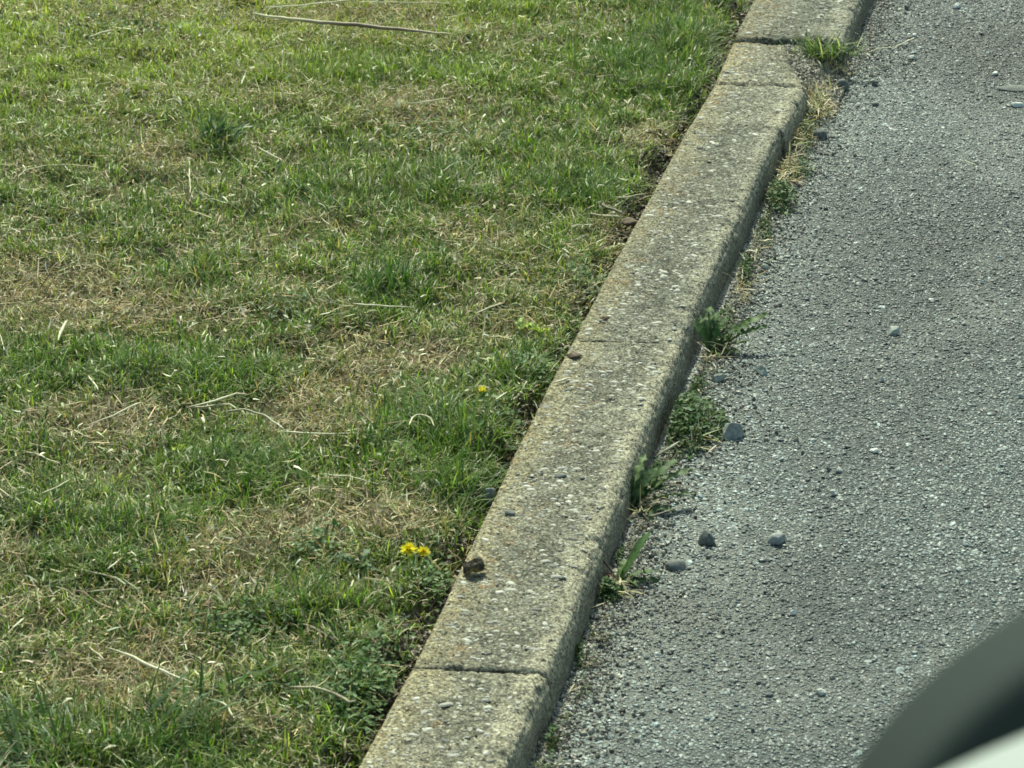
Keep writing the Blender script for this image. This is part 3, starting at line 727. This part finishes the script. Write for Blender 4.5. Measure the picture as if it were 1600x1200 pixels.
clump('gutter_moss', 1258, 190, 18, 44, .012, 240, 'green leaves mixed into the dry straw beside the short kerb pieces', size=(.003, .005))
clump('gutter_moss', 1196, 350, 12, 30, .010, 130, 'thin green strip at the kerb foot below the small clover clump', size=(.003, .005))
clump('gutter_moss', 1135, 500, 16, 34, .010, 120, 'low weeds behind the fern-like weed at the kerb foot', size=(.003, .005))
clump('gutter_moss', 1020, 730, 20, 26, .012, 130, 'low moss between the clover clump and the dandelion rosette', size=(.003, .005))
clump('gutter_moss', 962, 850, 12, 24, .008, 80, 'thin green film of moss between the two lowest weeds', size=(.003, .005))
clump('gutter_moss', 1105, 672, 22, 10, .010, 90, 'small leaves trailing from the clover clump towards the largest stone', size=(.003, .006))
clump('gutter_moss', 1090, 600, 16, 16, .010, 90, 'low leaves at the kerb foot above the clover clump', size=(.003, .005))
def tuft(name, base, n, lrange, wrange, label, cols, spread=.012, elm=1.0, hd=None, wts=(1, 1, 1), bendr=(.2, 1.2), cat='grass tuft'):
    root_xy = rng.normal(0, spread, (n, 2)); rt = np.c_[root_xy, np.full(n, -.002)]
    h_ = rng.uniform(0, 6.28, n) if hd is None else rng.normal(hd[0], hd[1], n)
    c = rcols(np.array(cols), n, wts)
    o = blades(name, rt, h_, rng.uniform(*lrange, n), rng.uniform(*wrange, n), np.clip(rng.normal(elm, .3, n), .15, 1.5), rng.uniform(*bendr, n), c, M_GRASS, c * 1.25, label, cat, segs=5, loc=base, twist=rng.normal(0, .3, n))
    return o
def lawn_pt(px, py, dz=0.0):
    p_ = P(px, py, .03); u_, v_ = uv_of(p_); z_ = float(lawn_z(np.array([u_]), np.array([v_]))[0]); p_ = P(px, py, z_); p_[2] = z_ + dz; return p_
DG = [(.045, .10, .03), (.07, .13, .04), (.11, .17, .06)]
tuft('coarse_grass_tuft', lawn_pt(250, 1150), 70, (.05, .09), (.0028, .0045), 'coarse wide-bladed grass tuft at the bottom left, blades splayed right', DG, .014, .6, (R(15), .8), (3, 3, 1))
tuft('coarse_grass_tuft', lawn_pt(335, 222), 60, (.03, .05), (.003, .0045), 'dark coarse grass tuft standing in the upper left of the lawn', DG, .010, 1.0, (R(40), .7), (4, 2, .5))
tuft('coarse_grass_tuft', lawn_pt(60, 1190), 60, (.05, .08), (.0022, .0035), 'dark leaning grass tuft in the bottom left corner', DG, .02, .7, (R(150), .9), (3, 3, 1))
tuft('coarse_grass_tuft', lawn_pt(725, 790), 120, (.025, .045), (.0015, .0026), 'thick green grass tuft beside the grey pebble at the kerb', DG, .018, 1.2, None, (3, 4, 1))
tuft('coarse_grass_tuft', lawn_pt(645, 305), 46, (.035, .055), (.002, .0034), 'yellowish grass tuft in the upper middle of the lawn', [(.16, .20, .06), (.26, .28, .10), (.10, .15, .05)], .012, 1.0, (R(150), .9), (3, 2, 3))
tuft('coarse_grass_tuft', lawn_pt(598, 460), 90, (.03, .05), (.0014, .0026), 'upright dark grass tuft in the middle of the lawn', DG, .014, 1.25, None, (3, 4, 1))
tuft('coarse_grass_tuft', lawn_pt(355, 1085), 50, (.03, .055), (.0018, .003), 'spiky grass tuft below the long white straw', DG, .008, .7, None, (3, 3, 2))
tuft('coarse_grass_tuft', P(1280, 82, .030), 260, (.018, .042), (.0018, .0034), 'green grass tuft growing in the broken corner of the kerb', [(.07, .12, .035), (.13, .19, .06), (.34, .34, .18)], .020, .85, None, (3, 3, 2))
tuft('coarse_grass_tuft', P(1262, 185, .001), 70, (.014, .03), (.0014, .0024), 'short yellow-green grass tuft in the gutter straw', [(.10, .13, .04), (.22, .22, .10), (.36, .33, .2)], .012, .9, None, (3, 3, 2))

# ---------------------------------------------------------------- flowers
def flower(px, py, r, label, upright=True, colr=(.90, .82, .05), lift=.016, face=(0.0, -.5), n=150):
    b = lawn_pt(px, py); root = empty('dandelion_flower', b); tag(root, label, 'flower', 'dandelion flowers in the lawn')
    st = blades('stem', np.array([[0, 0, -.003]]), np.array([1.2]), np.array([lift + .004]), np.array([.002]), np.array([1.4]), np.array([.1]), np.array([[.14, .17, .07]]), M_LEAF, parent=root)
    ring = rng.uniform(0, 1, n); hd_ = rng.uniform(0, 6.28, n)
    rt = np.zeros((n, 3)); rt[:, 2] = lift + .0012 * (1 - ring)
    el_ = np.clip(1.45 - 1.25 * ring, .1, 1.5) if upright else rng.normal(1.1, .25, n)
    c = np.tile(np.array(colr), (n, 1)) * rng.uniform(.75, 1.15, (n, 1)); c[ring < .15] *= np.array([.98, .92, .8])
    blades('petals', rt, hd_, r * (0.45 + .6 * ring) * rng.uniform(.85, 1.1, n), rng.uniform(.0015, .0022, n), el_, rng.uniform(-.2, .5, n), c, M_PETAL, None, parent=root)
    t6 = np.arange(8) * math.pi / 4
    cup = np.concatenate([np.stack([.0025 * np.cos(t6), .0025 * np.sin(t6), np.full(8, lift - .004)], -1), np.stack([.004 * np.cos(t6), .004 * np.sin(t6), np.full(8, lift + .001)], -1)])
    link('calyx', np_mesh('calyx', cup, [[i, (i + 1) % 8, 8 + (i + 1) % 8, 8 + i] for i in range(8)], colors=np.tile([.10, .15, .05], (16, 1))), M_LEAF, root)
    root.rotation_euler = (face[1] * -1.0, face[0], random.uniform(0, 3))
    root.rotation_euler = (.35, face[0], 0)
    return root
flower(639, 891, .0098, 'larger bright yellow dandelion flower in the lawn near the kerb', lift=.026)
flower(650, 892, .0076, 'second yellow dandelion flower touching the larger one on its right', lift=.026, face=(.3, 0), colr=(.90, .80, .05))
flower(754, 638, .0100, 'half closed yellow dandelion flower beside a patch of bare soil', upright=False, lift=.022, colr=(.90, .84, .12), n=80)
flower(762, 640, .0075, 'wilted yellow dandelion flower lying right of the half closed one', upright=False, lift=.016, colr=(.72, .60, .16), face=(.8, 0), n=34)
def small_leafy(px, py, label, colr, n=12, L=.018, W=.007, name='seedling'):
    b = lawn_pt(px, py, .006); return weed(name, b, label, [(random.uniform(0, 360), L * random.uniform(.7, 1.2), W, 0, random.uniform(.5, 1.2), random.uniform(0, .5), colr) for _ in range(n)])
small_leafy(842, 528, 'bright yellow-green seedling in the lawn close to the kerb', (.36, .44, .08), 6)
small_leafy(812, 524, 'pale green seedling left of the yellow-green one', (.26, .34, .10), 6)
small_leafy(281, 714, 'tiny yellow-green leaf rosette in the left of the lawn', (.34, .42, .07), 4, .012, .008)
small_leafy(1152, 18, 'yellowing leaves at the lawn edge beside the uppermost kerb stone', (.42, .34, .10), 8, .02, .006)
small_leafy(560, 900, 'flat grey-green weed rosette left of the larger dandelion flowers', (.10, .15, .08), 8, .026, .008)

# ================================================================ STONES
def stone(px, py, wpx, hpx, kind, label, dpx=None, seed=0, z=0.0, flat=True, name='stone', cat='stone', rotz=None, group='loose stones on the road', angular=0.28, tilt=0.0, taper=0.0):
    """px, py: where its foot rests; wpx, hpx: how wide and high it shows"""
    import bmesh
    b = P(px, py, z); depth = (b - CP) @ FW; mpp = depth / FPX
    sx = wpx * mpp / 2; sz = hpx * mpp / 2 / math.cos(_th) * .82; sy = (dpx or wpx * .8) * mpp / 2
    bm = bmesh.new(); bmesh.ops.create_icosphere(bm, subdivisions=3, radius=1)
    r = np.random.default_rng(seed + 100)
    pl = [(Vector(r.normal(0, 1, 3)).normalized(), r.uniform(.42, .8)) for _ in range(int(13 * (1 + angular)))]
    off = r.uniform(0, 50, 3)
    from mathutils import noise as mn
    for v_ in bm.verts:
        c0 = v_.co.copy()
        for (nrm, dd) in pl:                      # broken facets
            e = c0.dot(nrm) - dd
            if e > 0: c0 -= nrm * e * (.9 if angular > .2 else .55)
        c0 *= 1 + .16 * (mn.noise(c0 * 1.3 + Vector(off))) + .05 * mn.noise(c0 * 4 + Vector(off))
        v_.co = Vector((c0.x * sx, c0.y * sy, c0.z * sz))
    me = bpy.data.meshes.new(name); bm.to_mesh(me); bm.free()
    co = np.empty(len(me.vertices) * 3); me.vertices.foreach_get('co', co); co = co.reshape(-1, 3)
    co[:, 0] -= (co[:, 0].max() + co[:, 0].min()) / 2
    f = 2 * sx / (co[:, 0].max() - co[:, 0].min()); co[:, 0] *= f; co[:, 1] *= f
    hz = np.abs(co[:, 2]).max(); co[:, 2] = np.maximum(co[:, 2], -.38 * hz)      # it lies on a flat side
    co[:, :2] *= (1 - taper * np.clip(.5 + .5 * co[:, 2:3] / np.abs(co[:, 2]).max(), 0, 1)); co[:, 2] *= 2.15 * sz / (co[:, 2].max() - co[:, 2].min()); co[:, 2] -= co[:, 2].min() + 2.15 * sz * .07
    me.vertices.foreach_set('co', co.ravel())
    me.polygons.foreach_set('use_smooth', np.full(len(me.polygons), angular < .2)); me.update()
    b[1] += sy * .4
    o = link(name, me, ROCKS[kind], loc=b); o.rotation_euler = (0, tilt, rotz if rotz is not None else 0)
    tag(o, label, cat, group); return o
stone(1147, 684, 40, 29, 'grey', 'largest grey stone on the road, beside the clover clump', seed=21, angular=.3, taper=.25)
stone(1189, 584, 25, 16, 'green', 'pointed grey-green stone up the road from the largest stone', seed=2, tilt=.2, taper=.2)
stone(1123, 596, 24, 13, 'green', 'flat grey stone between the kerb and the pointed grey-green stone', seed=3)
stone(1105, 851, 32, 25, 'dark', 'dark triangular stone right of the large dandelion rosette', seed=14, angular=.5, taper=.42)
stone(1214, 848, 29, 17, 'grey', 'oblong grey stone with a pale top, rightmost of the lower stones', seed=5, angular=.1)
stone(1056, 889, 34, 15, 'dark', 'flat dark stone beside the long smooth weed leaf', seed=6, angular=.1)
stone(1397, 522, 18, 14, 'pale', 'lone pale stone out on the road', seed=7)
stone(1316, 140, 25, 20, 'dark', 'rounded dark stone with a light top beside the gutter straw', seed=8, angular=.1)
stone(1281, 216, 23, 17, 'dark', 'rounded dark stone at the lower end of the gutter straw', seed=9, angular=.1)
stone(1367, 133, 11, 9, 'dark', 'small dark pebble right of the light-topped stone', seed=10, name='pebble', cat='pebble', angular=.1)
stone(1368, 165, 12, 6, 'dark', 'tiny flat dark pebble below the small dark one', seed=11, name='pebble', cat='pebble', angular=.1)
stone(1195, 420, 13, 8, 'green', 'small grey pebble near the kerb above the fern-like weed', seed=12, name='pebble', cat='pebble', angular=.1)
stone(1265, 430, 10, 6, 'green', 'tiny grey pebble right of the one near the kerb', seed=13, name='pebble', cat='pebble')
stone(1417, 14, 8, 7, 'dark', 'tiny dark pebble at the top of the road', seed=15, name='pebble', cat='pebble')
stone(1496, 12, 13, 8, 'white', 'white pebble at the top of the road', seed=16, name='pebble', cat='pebble')
stone(1425, 92, 14, 6, 'pale', 'flat pale pebble below the long bent straw', seed=17, name='pebble', cat='pebble')
stone(1428, 56, 8, 5, 'white', 'white pebble at the far end of the bent straw', seed=18, name='pebble', cat='pebble')
stone(1590, 166, 20, 7, 'white', 'white chip at the right edge of the road', seed=19, name='pebble', cat='pebble')
stone(1555, 117, 9, 5, 'white', 'small white pebble above the flat strip at the right edge', seed=20, name='pebble', cat='pebble')
for i, (a, b, wq, hq, kd) in enumerate([(1303, 773, 14, 8, 'pale'), (1368, 706, 10, 6, 'white'), (1311, 736, 11, 6, 'pale'), (1283, 1084, 17, 8, 'pale'), (1240, 958, 10, 6, 'white'), (1444, 790, 9, 7, 'pale'), (1378, 595, 8, 7, 'pale'), (1595, 620, 10, 6, 'green'), (1506, 507, 8, 5, 'pale'), (1270, 690, 8, 5, 'white'), (1416, 1122, 12, 6, 'white'), (1495, 1048, 12, 5, 'pale'), (1380, 915, 8, 6, 'pale'), (1535, 442, 7, 5, 'white'), (888, 1108, 12, 7, 'white'), (903, 1194, 12, 7, 'white'), (1525, 255, 8, 5, 'pale')]):
    stone(a, b, wq, hq, kd, ['pale pebble', 'white pebble'][kd == 'white'] + ' lying on the road ' + [
        'right of the largest stone, a little lower', 'in line with the largest stone, farther right', 'midway between two pale ones below the largest stone', 'low down near the middle of the road', 'below the oblong grey stone', 'far right, level with the dandelion rosette',
        'just below the lone pale stone', 'at the right edge, greenish', 'right of the lone pale stone', 'right of the largest grey stone, close by', 'next to the blurred car mirror, lower', 'next to the blurred car mirror, upper', 'above the blurred mirror', 'upper right, very small', 'at the kerb foot beside the curved joint', 'at the kerb foot at the bottom edge', 'high on the right of the road'][i], seed=30 + i, name='pebble', cat='pebble')
stone(766, 786, 20, 30, 'grey', 'smooth blue-grey pebble wedged between lawn and kerb', seed=50, z=.02, angular=.1, group='stones at the lawn edge', dpx=16)
stone(985, 351, 30, 11, 'brown', 'dark flat stone in the soil at the lawn edge', seed=51, z=.026, angular=.2, group='stones at the lawn edge')
stone(797, 805, 17, 8, 'dark', 'small dark pebble on top of the kerb', seed=52, z=KT, angular=.1, name='pebble', cat='pebble', group='pebbles on the kerb')
stone(876, 746, 20, 5, 'dark', 'flat dark pebble in the middle of the kerb top', seed=53, z=KT, angular=.1, name='pebble', cat='pebble', group='pebbles on the kerb')
stone(945, 500, 16, 6, 'brown', 'crumb of brown soil on the kerb near the crack', seed=54, z=KT, name='clod', cat='clod', group='soil crumbs on the kerb')
stone(897, 560, 26, 8, 'brown', 'wider brown soil crumb at the left kerb edge', seed=55, z=KT, name='clod', cat='clod', group='soil crumbs on the kerb')
# flat grey strip at the right edge of the road
stone(1594, 141, 72, 5, 'dark', 'long flat dark piece lying at the right edge of the road', seed=60, dpx=30, angular=.1, cat='stone')

# crumpled dry leaf on the kerb
def crumpled(px, py, wpx, label):
    b = P(px, py, KT); mpp = ((b - CP) @ FW) / FPX; s_ = wpx * mpp / 2
    x, y = np.meshgrid(np.linspace(-1, 1, 15), np.linspace(-1, 1, 11))
    rr = np.sqrt(x ** 2 + y ** 2); x2, y2 = x * .5 * (1 + 1 / np.maximum(rr, 1)), y * .5 * (1 + 1 / np.maximum(rr, 1))
    zz_ = .55 * np.abs(y2 + .15 * np.sin(4 * x2)) ** 1.3 + .28 * fbm(x2 * 2 + 5, y2 * 2, 3, 3) + .45 * x2 ** 2 * (y2 > 0)
    zz_ = zz_ * (1 + .5 * fbm(x2 * 3, y2 * 3 + 7, 13, 2)) + .22 * (fbm(x2 * 5 + 1, y2 * 5, 15, 3) - .5)
    x2 = x2 + .22 * (fbm(x2 * 3, y2 * 4, 21, 3) - .5); y2 = y2 + .25 * (fbm(x2 * 4, y2 * 3, 25, 3) - .5)
    V_ = np.stack([x2, y2 * .95, zz_ - zz_.min() + .02], -1).reshape(-1, 3) * s_
    c = np.tile([.058, .050, .034], (len(V_), 1)) * rng.uniform(.7, 1.35, (len(V_), 1))
    o = link('dry_leaf', np_mesh('dry_leaf', V_, grid_quads(11, 15), colors=c, smooth=False), M_LEAF, loc=b); o.rotation_euler = (.0, 0, .35)
    tag(o, label, 'leaf'); return o
crumpled(741, 896, 36, 'crumpled dark brown dry leaf on top of the kerb')

# ================================================================ STALKS AND TWIGS
def tube(name, pts, radii, cols, m, label=None, group=None, cat='straw', sides=7):
    pts = np.array(pts, float)
    # resample
    seg = np.r_[0, np.cumsum(np.linalg.norm(np.diff(pts, axis=0), axis=1))]; k = max(6, int(seg[-1] / .006))
    t = np.linspace(0, seg[-1], k); c = np.stack([np.interp(t, seg, pts[:, i]) for i in range(3)], -1)
    r_scale = .78 if name == 'straw' else 1.0
    c[:, :2] += (.0030 * (fbm(t * 45, t * 0, int(abs(pts[0, 1]) * 1000) % 89, 2) - .5))[:, None]
    c[:, 2] += .0022 * (fbm(t * 60, t * 0, int(abs(pts[0, 0]) * 1000) % 97, 2) - .5)
    r = np.interp(t, np.linspace(0, seg[-1], len(radii)), radii) * (1 + .12 * (fbm(t * 90, t * 0 + 1, 4, 2) - .5)) * r_scale
    r = r * np.clip(np.minimum(t, t[-1] - t) / .004, .25, 1)
    tg = np.gradient(c, axis=0); tg /= np.linalg.norm(tg, axis=1)[:, None]
    sd_ = np.cross(tg, [0, 0, 1]); sd_ /= np.linalg.norm(sd_, axis=1)[:, None]; up_ = np.cross(sd_, tg)
    an = np.arange(sides) * 2 * math.pi / sides
    V_ = c[:, None] + (np.cos(an)[None, :, None] * sd_[:, None] + np.sin(an)[None, :, None] * up_[:, None] * .8) * r[:, None, None]
    q = []
    for i in range(k - 1):
        for j in range(sides):
            q.append([i * sides + j, i * sides + (j + 1) % sides, (i + 1) * sides + (j + 1) % sides, (i + 1) * sides + j])
    cc = np.stack([np.interp(t, np.linspace(0, seg[-1], len(cols)), [x[i] for x in cols]) for i in range(3)], -1)
    cc = np.repeat(cc, sides, 0) * rng.uniform(.8, 1.15, (k * sides, 1))
    base = c[0].copy()
    V_ = V_.reshape(-1, 3) - base
    o = link(name, np_mesh(name, V_, q, colors=cc), m, loc=base)
    if label: tag(o, label, cat, group)
    return o
PA, TA, BR = (.70, .67, .46), (.50, .44, .27), (.11, .085, .055)
def on_lawn(pl, dz=.018):
    return [lawn_pt(a, b, dz) if len(pl[0]) == 2 else None for a, b in pl]
def lay(pl, z):
    out = []
    for a, b in pl:
        out.append(P(a, b, z))
    return out
SG = 'dry straws lying on the lawn'
LZ = .043
tube('stick', lay([(395, 22), (460, 31), (560, 39), (650, 48), (706, 54)], .062), [.0014, .0030, .0036, .0030, .0012], [PA, TA, (.20, .15, .10), (.26, .20, .12), TA], M_STRAW, 'long brown stick with pale ends at the top of the lawn', None, 'stick')
tube('straw', lay([(415, 13), (480, 7), (548, 0), (600, -6)], .066), [.0014] * 4, [PA, PA, TA], M_STRAW, 'pale straw above the long brown stick', SG)
tube('straw', lay([(560, 3), (640, 4), (705, 5)], .066), [.001] * 3, [PA, TA], M_STRAW, 'thin straw at the top edge of the lawn', SG)
tube('straw', lay([(28, 277), (40, 266), (75, 258), (115, 257), (158, 263)], LZ), [.0008, .0013, .0012, .0009], [PA, TA], M_STRAW, 'bowed pale straw in the upper left of the lawn', SG)
tube('straw', lay([(0, 357), (60, 361)], LZ), [.0013] * 2, [TA, BR], M_STRAW, 'short brown straw at the left edge', SG)
tube('straw', lay([(138, 664), (175, 650), (221, 628)], LZ), [.0009, .0012, .0016], [TA, PA, PA], M_STRAW, 'pale straw slanting up over the left dry patch', SG)
tube('straw', lay([(292, 637), (330, 628), (371, 615), (390, 617)], LZ + .008), [.001, .0018, .0018, .001], [TA, PA, TA], M_STRAW, 'bent pale straw in the middle left of the lawn', SG)
tube('straw', lay([(296, 637), (330, 633), (356, 630), (370, 638)], LZ + .004), [.0012, .0017, .001], [TA, TA, PA], M_STRAW, 'straw lying just under the bent one', SG)
tube('straw', lay([(350, 643), (385, 640), (415, 650), (443, 669)], LZ + .008), [.001, .0017, .0015, .001], [TA, (.32, .32, .2), PA], M_STRAW, 'arched grey straw right of the bent one', SG)
tube('straw', lay([(441, 675), (490, 678), (560, 678)], LZ), [.0016, .0014, .0008], [PA, PA, TA], M_STRAW, 'straight white straw at the end of the arched one', SG)
tube('straw', lay([(138, 587), (153, 609)], LZ + .006), [.0013] * 2, [PA, PA], M_STRAW, 'short white straw above the left dry patch', SG)
tube('straw', lay([(90, 532), (97, 515), (106, 500)], LZ + .004), [.0012, .0026, .0012], [PA, PA], M_STRAW, 'short broad white straw in the left of the lawn', SG)
tube('straw', lay([(0, 677), (57, 674)], LZ), [.0012] * 2, [PA, TA], M_STRAW, 'straight straw at the left edge below the dry patch', SG)
tube('straw', lay([(36, 704), (60, 712), (94, 725)], LZ), [.0012] * 3, [PA, TA], M_STRAW, 'slanting straw near the left edge', SG)
tube('straw', lay([(500, 741), (545, 743), (592, 756)], LZ), [.0015, .0013, .0007], [PA, TA], M_STRAW, 'pale straw across the middle of the lawn', SG)
tube('straw', lay([(165, 1011), (200, 1024), (236, 1040), (275, 1056), (300, 1068)], LZ + .004), [.001, .0019, .0020, .0016, .0012], [TA, PA, (.66, .63, .46), PA], M_STRAW, 'long white straw slanting across the bottom left dry patch', SG)
tube('straw', lay([(139, 1011), (162, 1031)], LZ), [.0013] * 2, [TA, TA], M_STRAW, 'short grey straw left of the long white one', SG)
tube('straw', lay([(327, 1092), (345, 1098), (357, 1106), (368, 1124)], LZ + .004), [.0009, .0013, .0009], [PA, PA], M_STRAW, 'hooked white straw below the long white one', SG)
tube('straw', lay([(135, 925), (160, 923), (190, 920)], LZ), [.0015, .0014, .001], [(.25, .27, .14), TA], M_STRAW, 'greenish straw above the bottom left dry patch', SG)
tube('straw', lay([(128, 889), (160, 896), (190, 906)], LZ), [.0012] * 3, [TA, TA], M_STRAW, 'thin straw slanting down above the greenish straw', SG)
tube('straw', lay([(168, 889), (191, 871)], LZ + .006), [.0014, .0012], [PA, TA], M_STRAW, 'short pale straw crossing the thin slanting one', SG)
tube('straw', lay([(20, 982), (39, 965)], LZ + .006), [.0016, .0014], [PA, PA], M_STRAW, 'short white straw near the left edge, low down', SG)
tube('twig', lay([(452, 1073), (486, 1073), (518, 1082), (543, 1097), (556, 1094)], LZ + .002), [.0008, .0013, .0016, .0018, .0014], [TA, TA, (.19, .15, .10), TA], M_STRAW, 'bent brown twig in the lawn near the bottom of the kerb', 'twigs in the lawn', 'twig')
tube('twig', lay([(470, 974), (500, 988), (524, 1004)], LZ - .004), [.0012, .0019, .0018], [TA, BR, BR], M_STRAW, 'dark twig above the bent brown one', 'twigs in the lawn', 'twig')
tube('straw', lay([(551, 474), (580, 476), (612, 479), (650, 480)], LZ + .008), [.0014, .0013, .0007], [PA, PA, TA], M_STRAW, 'straight straw in the centre of the lawn', SG)
tube('straw', lay([(745, 490), (760, 481), (788, 472)], LZ + .002), [.0012] * 3, [PA, TA], M_STRAW, 'pale straw over the dry patch close to the kerb', SG)
tube('straw', lay([(638, 664), (644, 652), (655, 647), (672, 652), (678, 666)], LZ + .004), [.0014, .0014, .0010], [PA, TA], M_STRAW, 'curled pale straw in the lawn left of the half closed flower', SG)
tube('straw', lay([(628, 162), (660, 160), (700, 153)], LZ + .006), [.0012] * 3, [TA, PA], M_STRAW, 'thin straw in the upper middle of the lawn', SG)
tube('straw', lay([(692, 267), (705, 257), (730, 250)], LZ + .012), [.001] * 3, [TA, (.3, .36, .25)], M_STRAW, 'curved grey-green straw in the upper middle', SG)
tube('straw', lay([(955, 309), (980, 307), (1010, 303)], LZ), [.0011] * 3, [PA, TA], M_STRAW, 'straw pointing at the kerb in the upper lawn', SG)
tube('straw', lay([(920, 334), (945, 337), (974, 339)], LZ - .008), [.0022, .002, .0018], [TA, PA], M_STRAW, 'thick pale straw touching the dark flat stone', SG)
tube('twig', lay([(936, 316), (950, 324), (975, 334)], LZ - .004), [.0026, .0022, .0014], [(.15, .14, .09), BR], M_STRAW, 'dark twig above the flat stone at the lawn edge', 'twigs in the lawn', 'twig')
tube('straw', lay([(402, 229), (420, 238), (440, 251)], LZ + .008), [.0012] * 3, [PA, TA], M_STRAW, 'short pale straw right of the dark coarse tuft', SG)
tube('straw', lay([(294, 262), (296, 280), (298, 302)], LZ + .008), [.001] * 3, [PA, TA], M_STRAW, 'upright pale straw below the dark coarse tuft', SG)
tube('straw', lay([(138, 58), (160, 50), (180, 46)], LZ + .014), [.0013] * 3, [PA, PA], M_STRAW, 'pale straw in the top left of the lawn', SG)
tube('straw', lay([(60, 774), (85, 763), (108, 750)], LZ + .006), [.0011] * 3, [TA, PA], M_STRAW, 'pale straw slanting up below the left middle of the lawn', SG)
tube('straw', lay([(864, 598), (876, 595), (886, 590), (898, 590)], KT + .0035), [.0010, .0022, .0016, .0010], [PA, (.66, .64, .52), TA], M_STRAW, 'pale twisted straw lying across the left kerb edge', 'straws on the kerb')
tube('straw', lay([(797, 888), (812, 886)], KT + .003), [.0010] * 2, [PA, PA], M_STRAW, 'tiny white straw right of the crumpled leaf', 'straws on the kerb')
RG = 'dry straws in the gutter'
tube('straw', [P(1024, 714, .012), P(1042, 702, .022), P(1062, 689, .028)], [.0012, .0018, .0016], [PA, (.66, .64, .5)], M_STRAW, 'pale straw sticking up between the clover and the dandelion rosette', RG)
tube('straw', [P(1302, 78, .005), P(1308, 60, .012), P(1318, 47, .018), P(1335, 37, .022)], [.0024, .0018, .0010], [PA, (.5, .5, .4), PA], M_STRAW, 'pale straw leaning on the uppermost kerb stone', RG)
tube('straw', lay([(1350, 84), (1370, 77), (1394, 74), (1398, 73)], .004), [.0008, .0012, .0013], [TA, PA], M_STRAW, 'near half of the long bent straw on the road', 'straws on the road')
tube('straw', lay([(1397, 73), (1412, 67), (1429, 58)], .005), [.0013, .0014, .0012], [PA, PA], M_STRAW, 'far half of the long bent straw on the road', 'straws on the road')
tube('straw', [P(1261, 157, .03), P(1266, 165, .026), P(1264, 178, .016)], [.001, .0018, .001], [PA, PA], M_STRAW, 'curled white straw beside the kerb in the upper gutter', RG)
tube('straw', [P(1176, 384, .006), P(1186, 366, .02)], [.0014, .0016], [PA, PA], M_STRAW, 'short white straw at the kerb foot below the small clover', RG)
tube('straw', [P(1138, 480, .012), P(1151, 467, .02)], [.0012, .0014], [PA, PA], M_STRAW, 'white straw caught at the top of the fern-like weed', RG)
tube('straw', lay([(1505, 250), (1528, 258)], .003), [.0007, .001], [PA, PA], M_STRAW, 'tiny pale straw at the right of the road', 'straws on the road')
tube('straw', [P(940, 872, .022), P(952, 884, .012), P(962, 902, .004)], [.0018, .0016, .0012], [BR, (.22, .14, .08)], M_STRAW, 'brown dead stem against the kerb beside the small weed', RG)

# ================================================================ CAR DOOR MIRROR, close to the camera
def rounded(name, size, loc, rot, m, bev, parent, exp=4.0, nlat=40, nlon=64):
    """superellipsoid body"""
    a = np.linspace(-math.pi / 2, math.pi / 2, nlat); b = np.linspace(-math.pi, math.pi, nlon, endpoint=False)
    A, B = np.meshgrid(a, b, indexing='ij'); f = lambda x, p_: np.sign(x) * np.abs(x) ** p_
    e1, e2 = bev
    V_ = np.stack([f(np.cos(A), e1) * f(np.cos(B), e2) * size[0], f(np.cos(A), e1) * f(np.sin(B), e2) * size[1], f(np.sin(A), e1) * size[2]], -1).reshape(-1, 3)
    q = []
    for i in range(nlat - 1):
        for j in range(nlon): q.append([i * nlon + j, i * nlon + (j + 1) % nlon, (i + 1) * nlon + (j + 1) % nlon, (i + 1) * nlon + j])
    o = link(name, np_mesh(name, V_, q), m, parent); o.location = loc; o.rotation_mode = 'QUATERNION'; o.rotation_quaternion = rot
    return o
from mathutils import Matrix
def cam_pt(px, py, depth): return CP + depth * (FW + RT * (px - 800) / FPX - UP * (py - 600) / FPX)
def cam_rot(deg, tilt=0):
    """x axis along the picture direction deg (up-right), z axis towards the camera, then tipped"""
    c_, s_ = math.cos(R(deg)), math.sin(R(deg))
    X = Vector(RT * c_ + UP * s_); Z = Vector(-FW); Y = Z.cross(X)
    M_ = Matrix((X, Y, Z)).transposed()
    return (M_ @ Matrix.Rotation(R(tilt), 3, 'X')).to_quaternion()
m1 = MT('black mirror plastic', 0.8, 0.12); m1.color((.024, .034, .031)); M_BLK = m1.m
m2 = MT('white car paint', 0.45, 0.3); m2.color((.30, .34, .31)); M_WHT = m2.m
m3 = MT('mirror glass', 0.03, 0.5); m3.color((.8, .82, .8)); m3.b.inputs['Metallic'].default_value = 1.0
DM = 0.62
mp = DM / FPX
mc = cam_pt(1790, 1418, DM)
root = empty('door_mirror', mc); tag(root, 'blurred dark door mirror with a white lower cover in the bottom right corner', 'car mirror')
def rel(p_): return Vector(p_ - mc)
rounded('housing', (545 * mp, 462 * mp, .035), (0, 0, 0), cam_rot(42.5), M_BLK, (.18, .95), root)
wc = cam_pt(1812, 1475, DM - .055)
rounded('lower_cover', (560 * mp * .93, 352 * mp * .93, .030), rel(wc), cam_rot(23, -38), M_WHT, (.6, .6), root)
# arm that carries the mirror on the door
arm = tube('arm', [mc + np.array([.03, -.0, -.03]), mc + np.array([.10, -.02, -.08]), mc + np.array([.20, -.03, -.12])], [.022, .02, .028], [(.05, .07, .06)] * 2, M_BLK, sides=14)
arm.parent = root; arm.location = Vector(arm.location) - Vector(mc)
for o in root.children: o['kind'] = 'thing'
print('objects', len(S.objects))
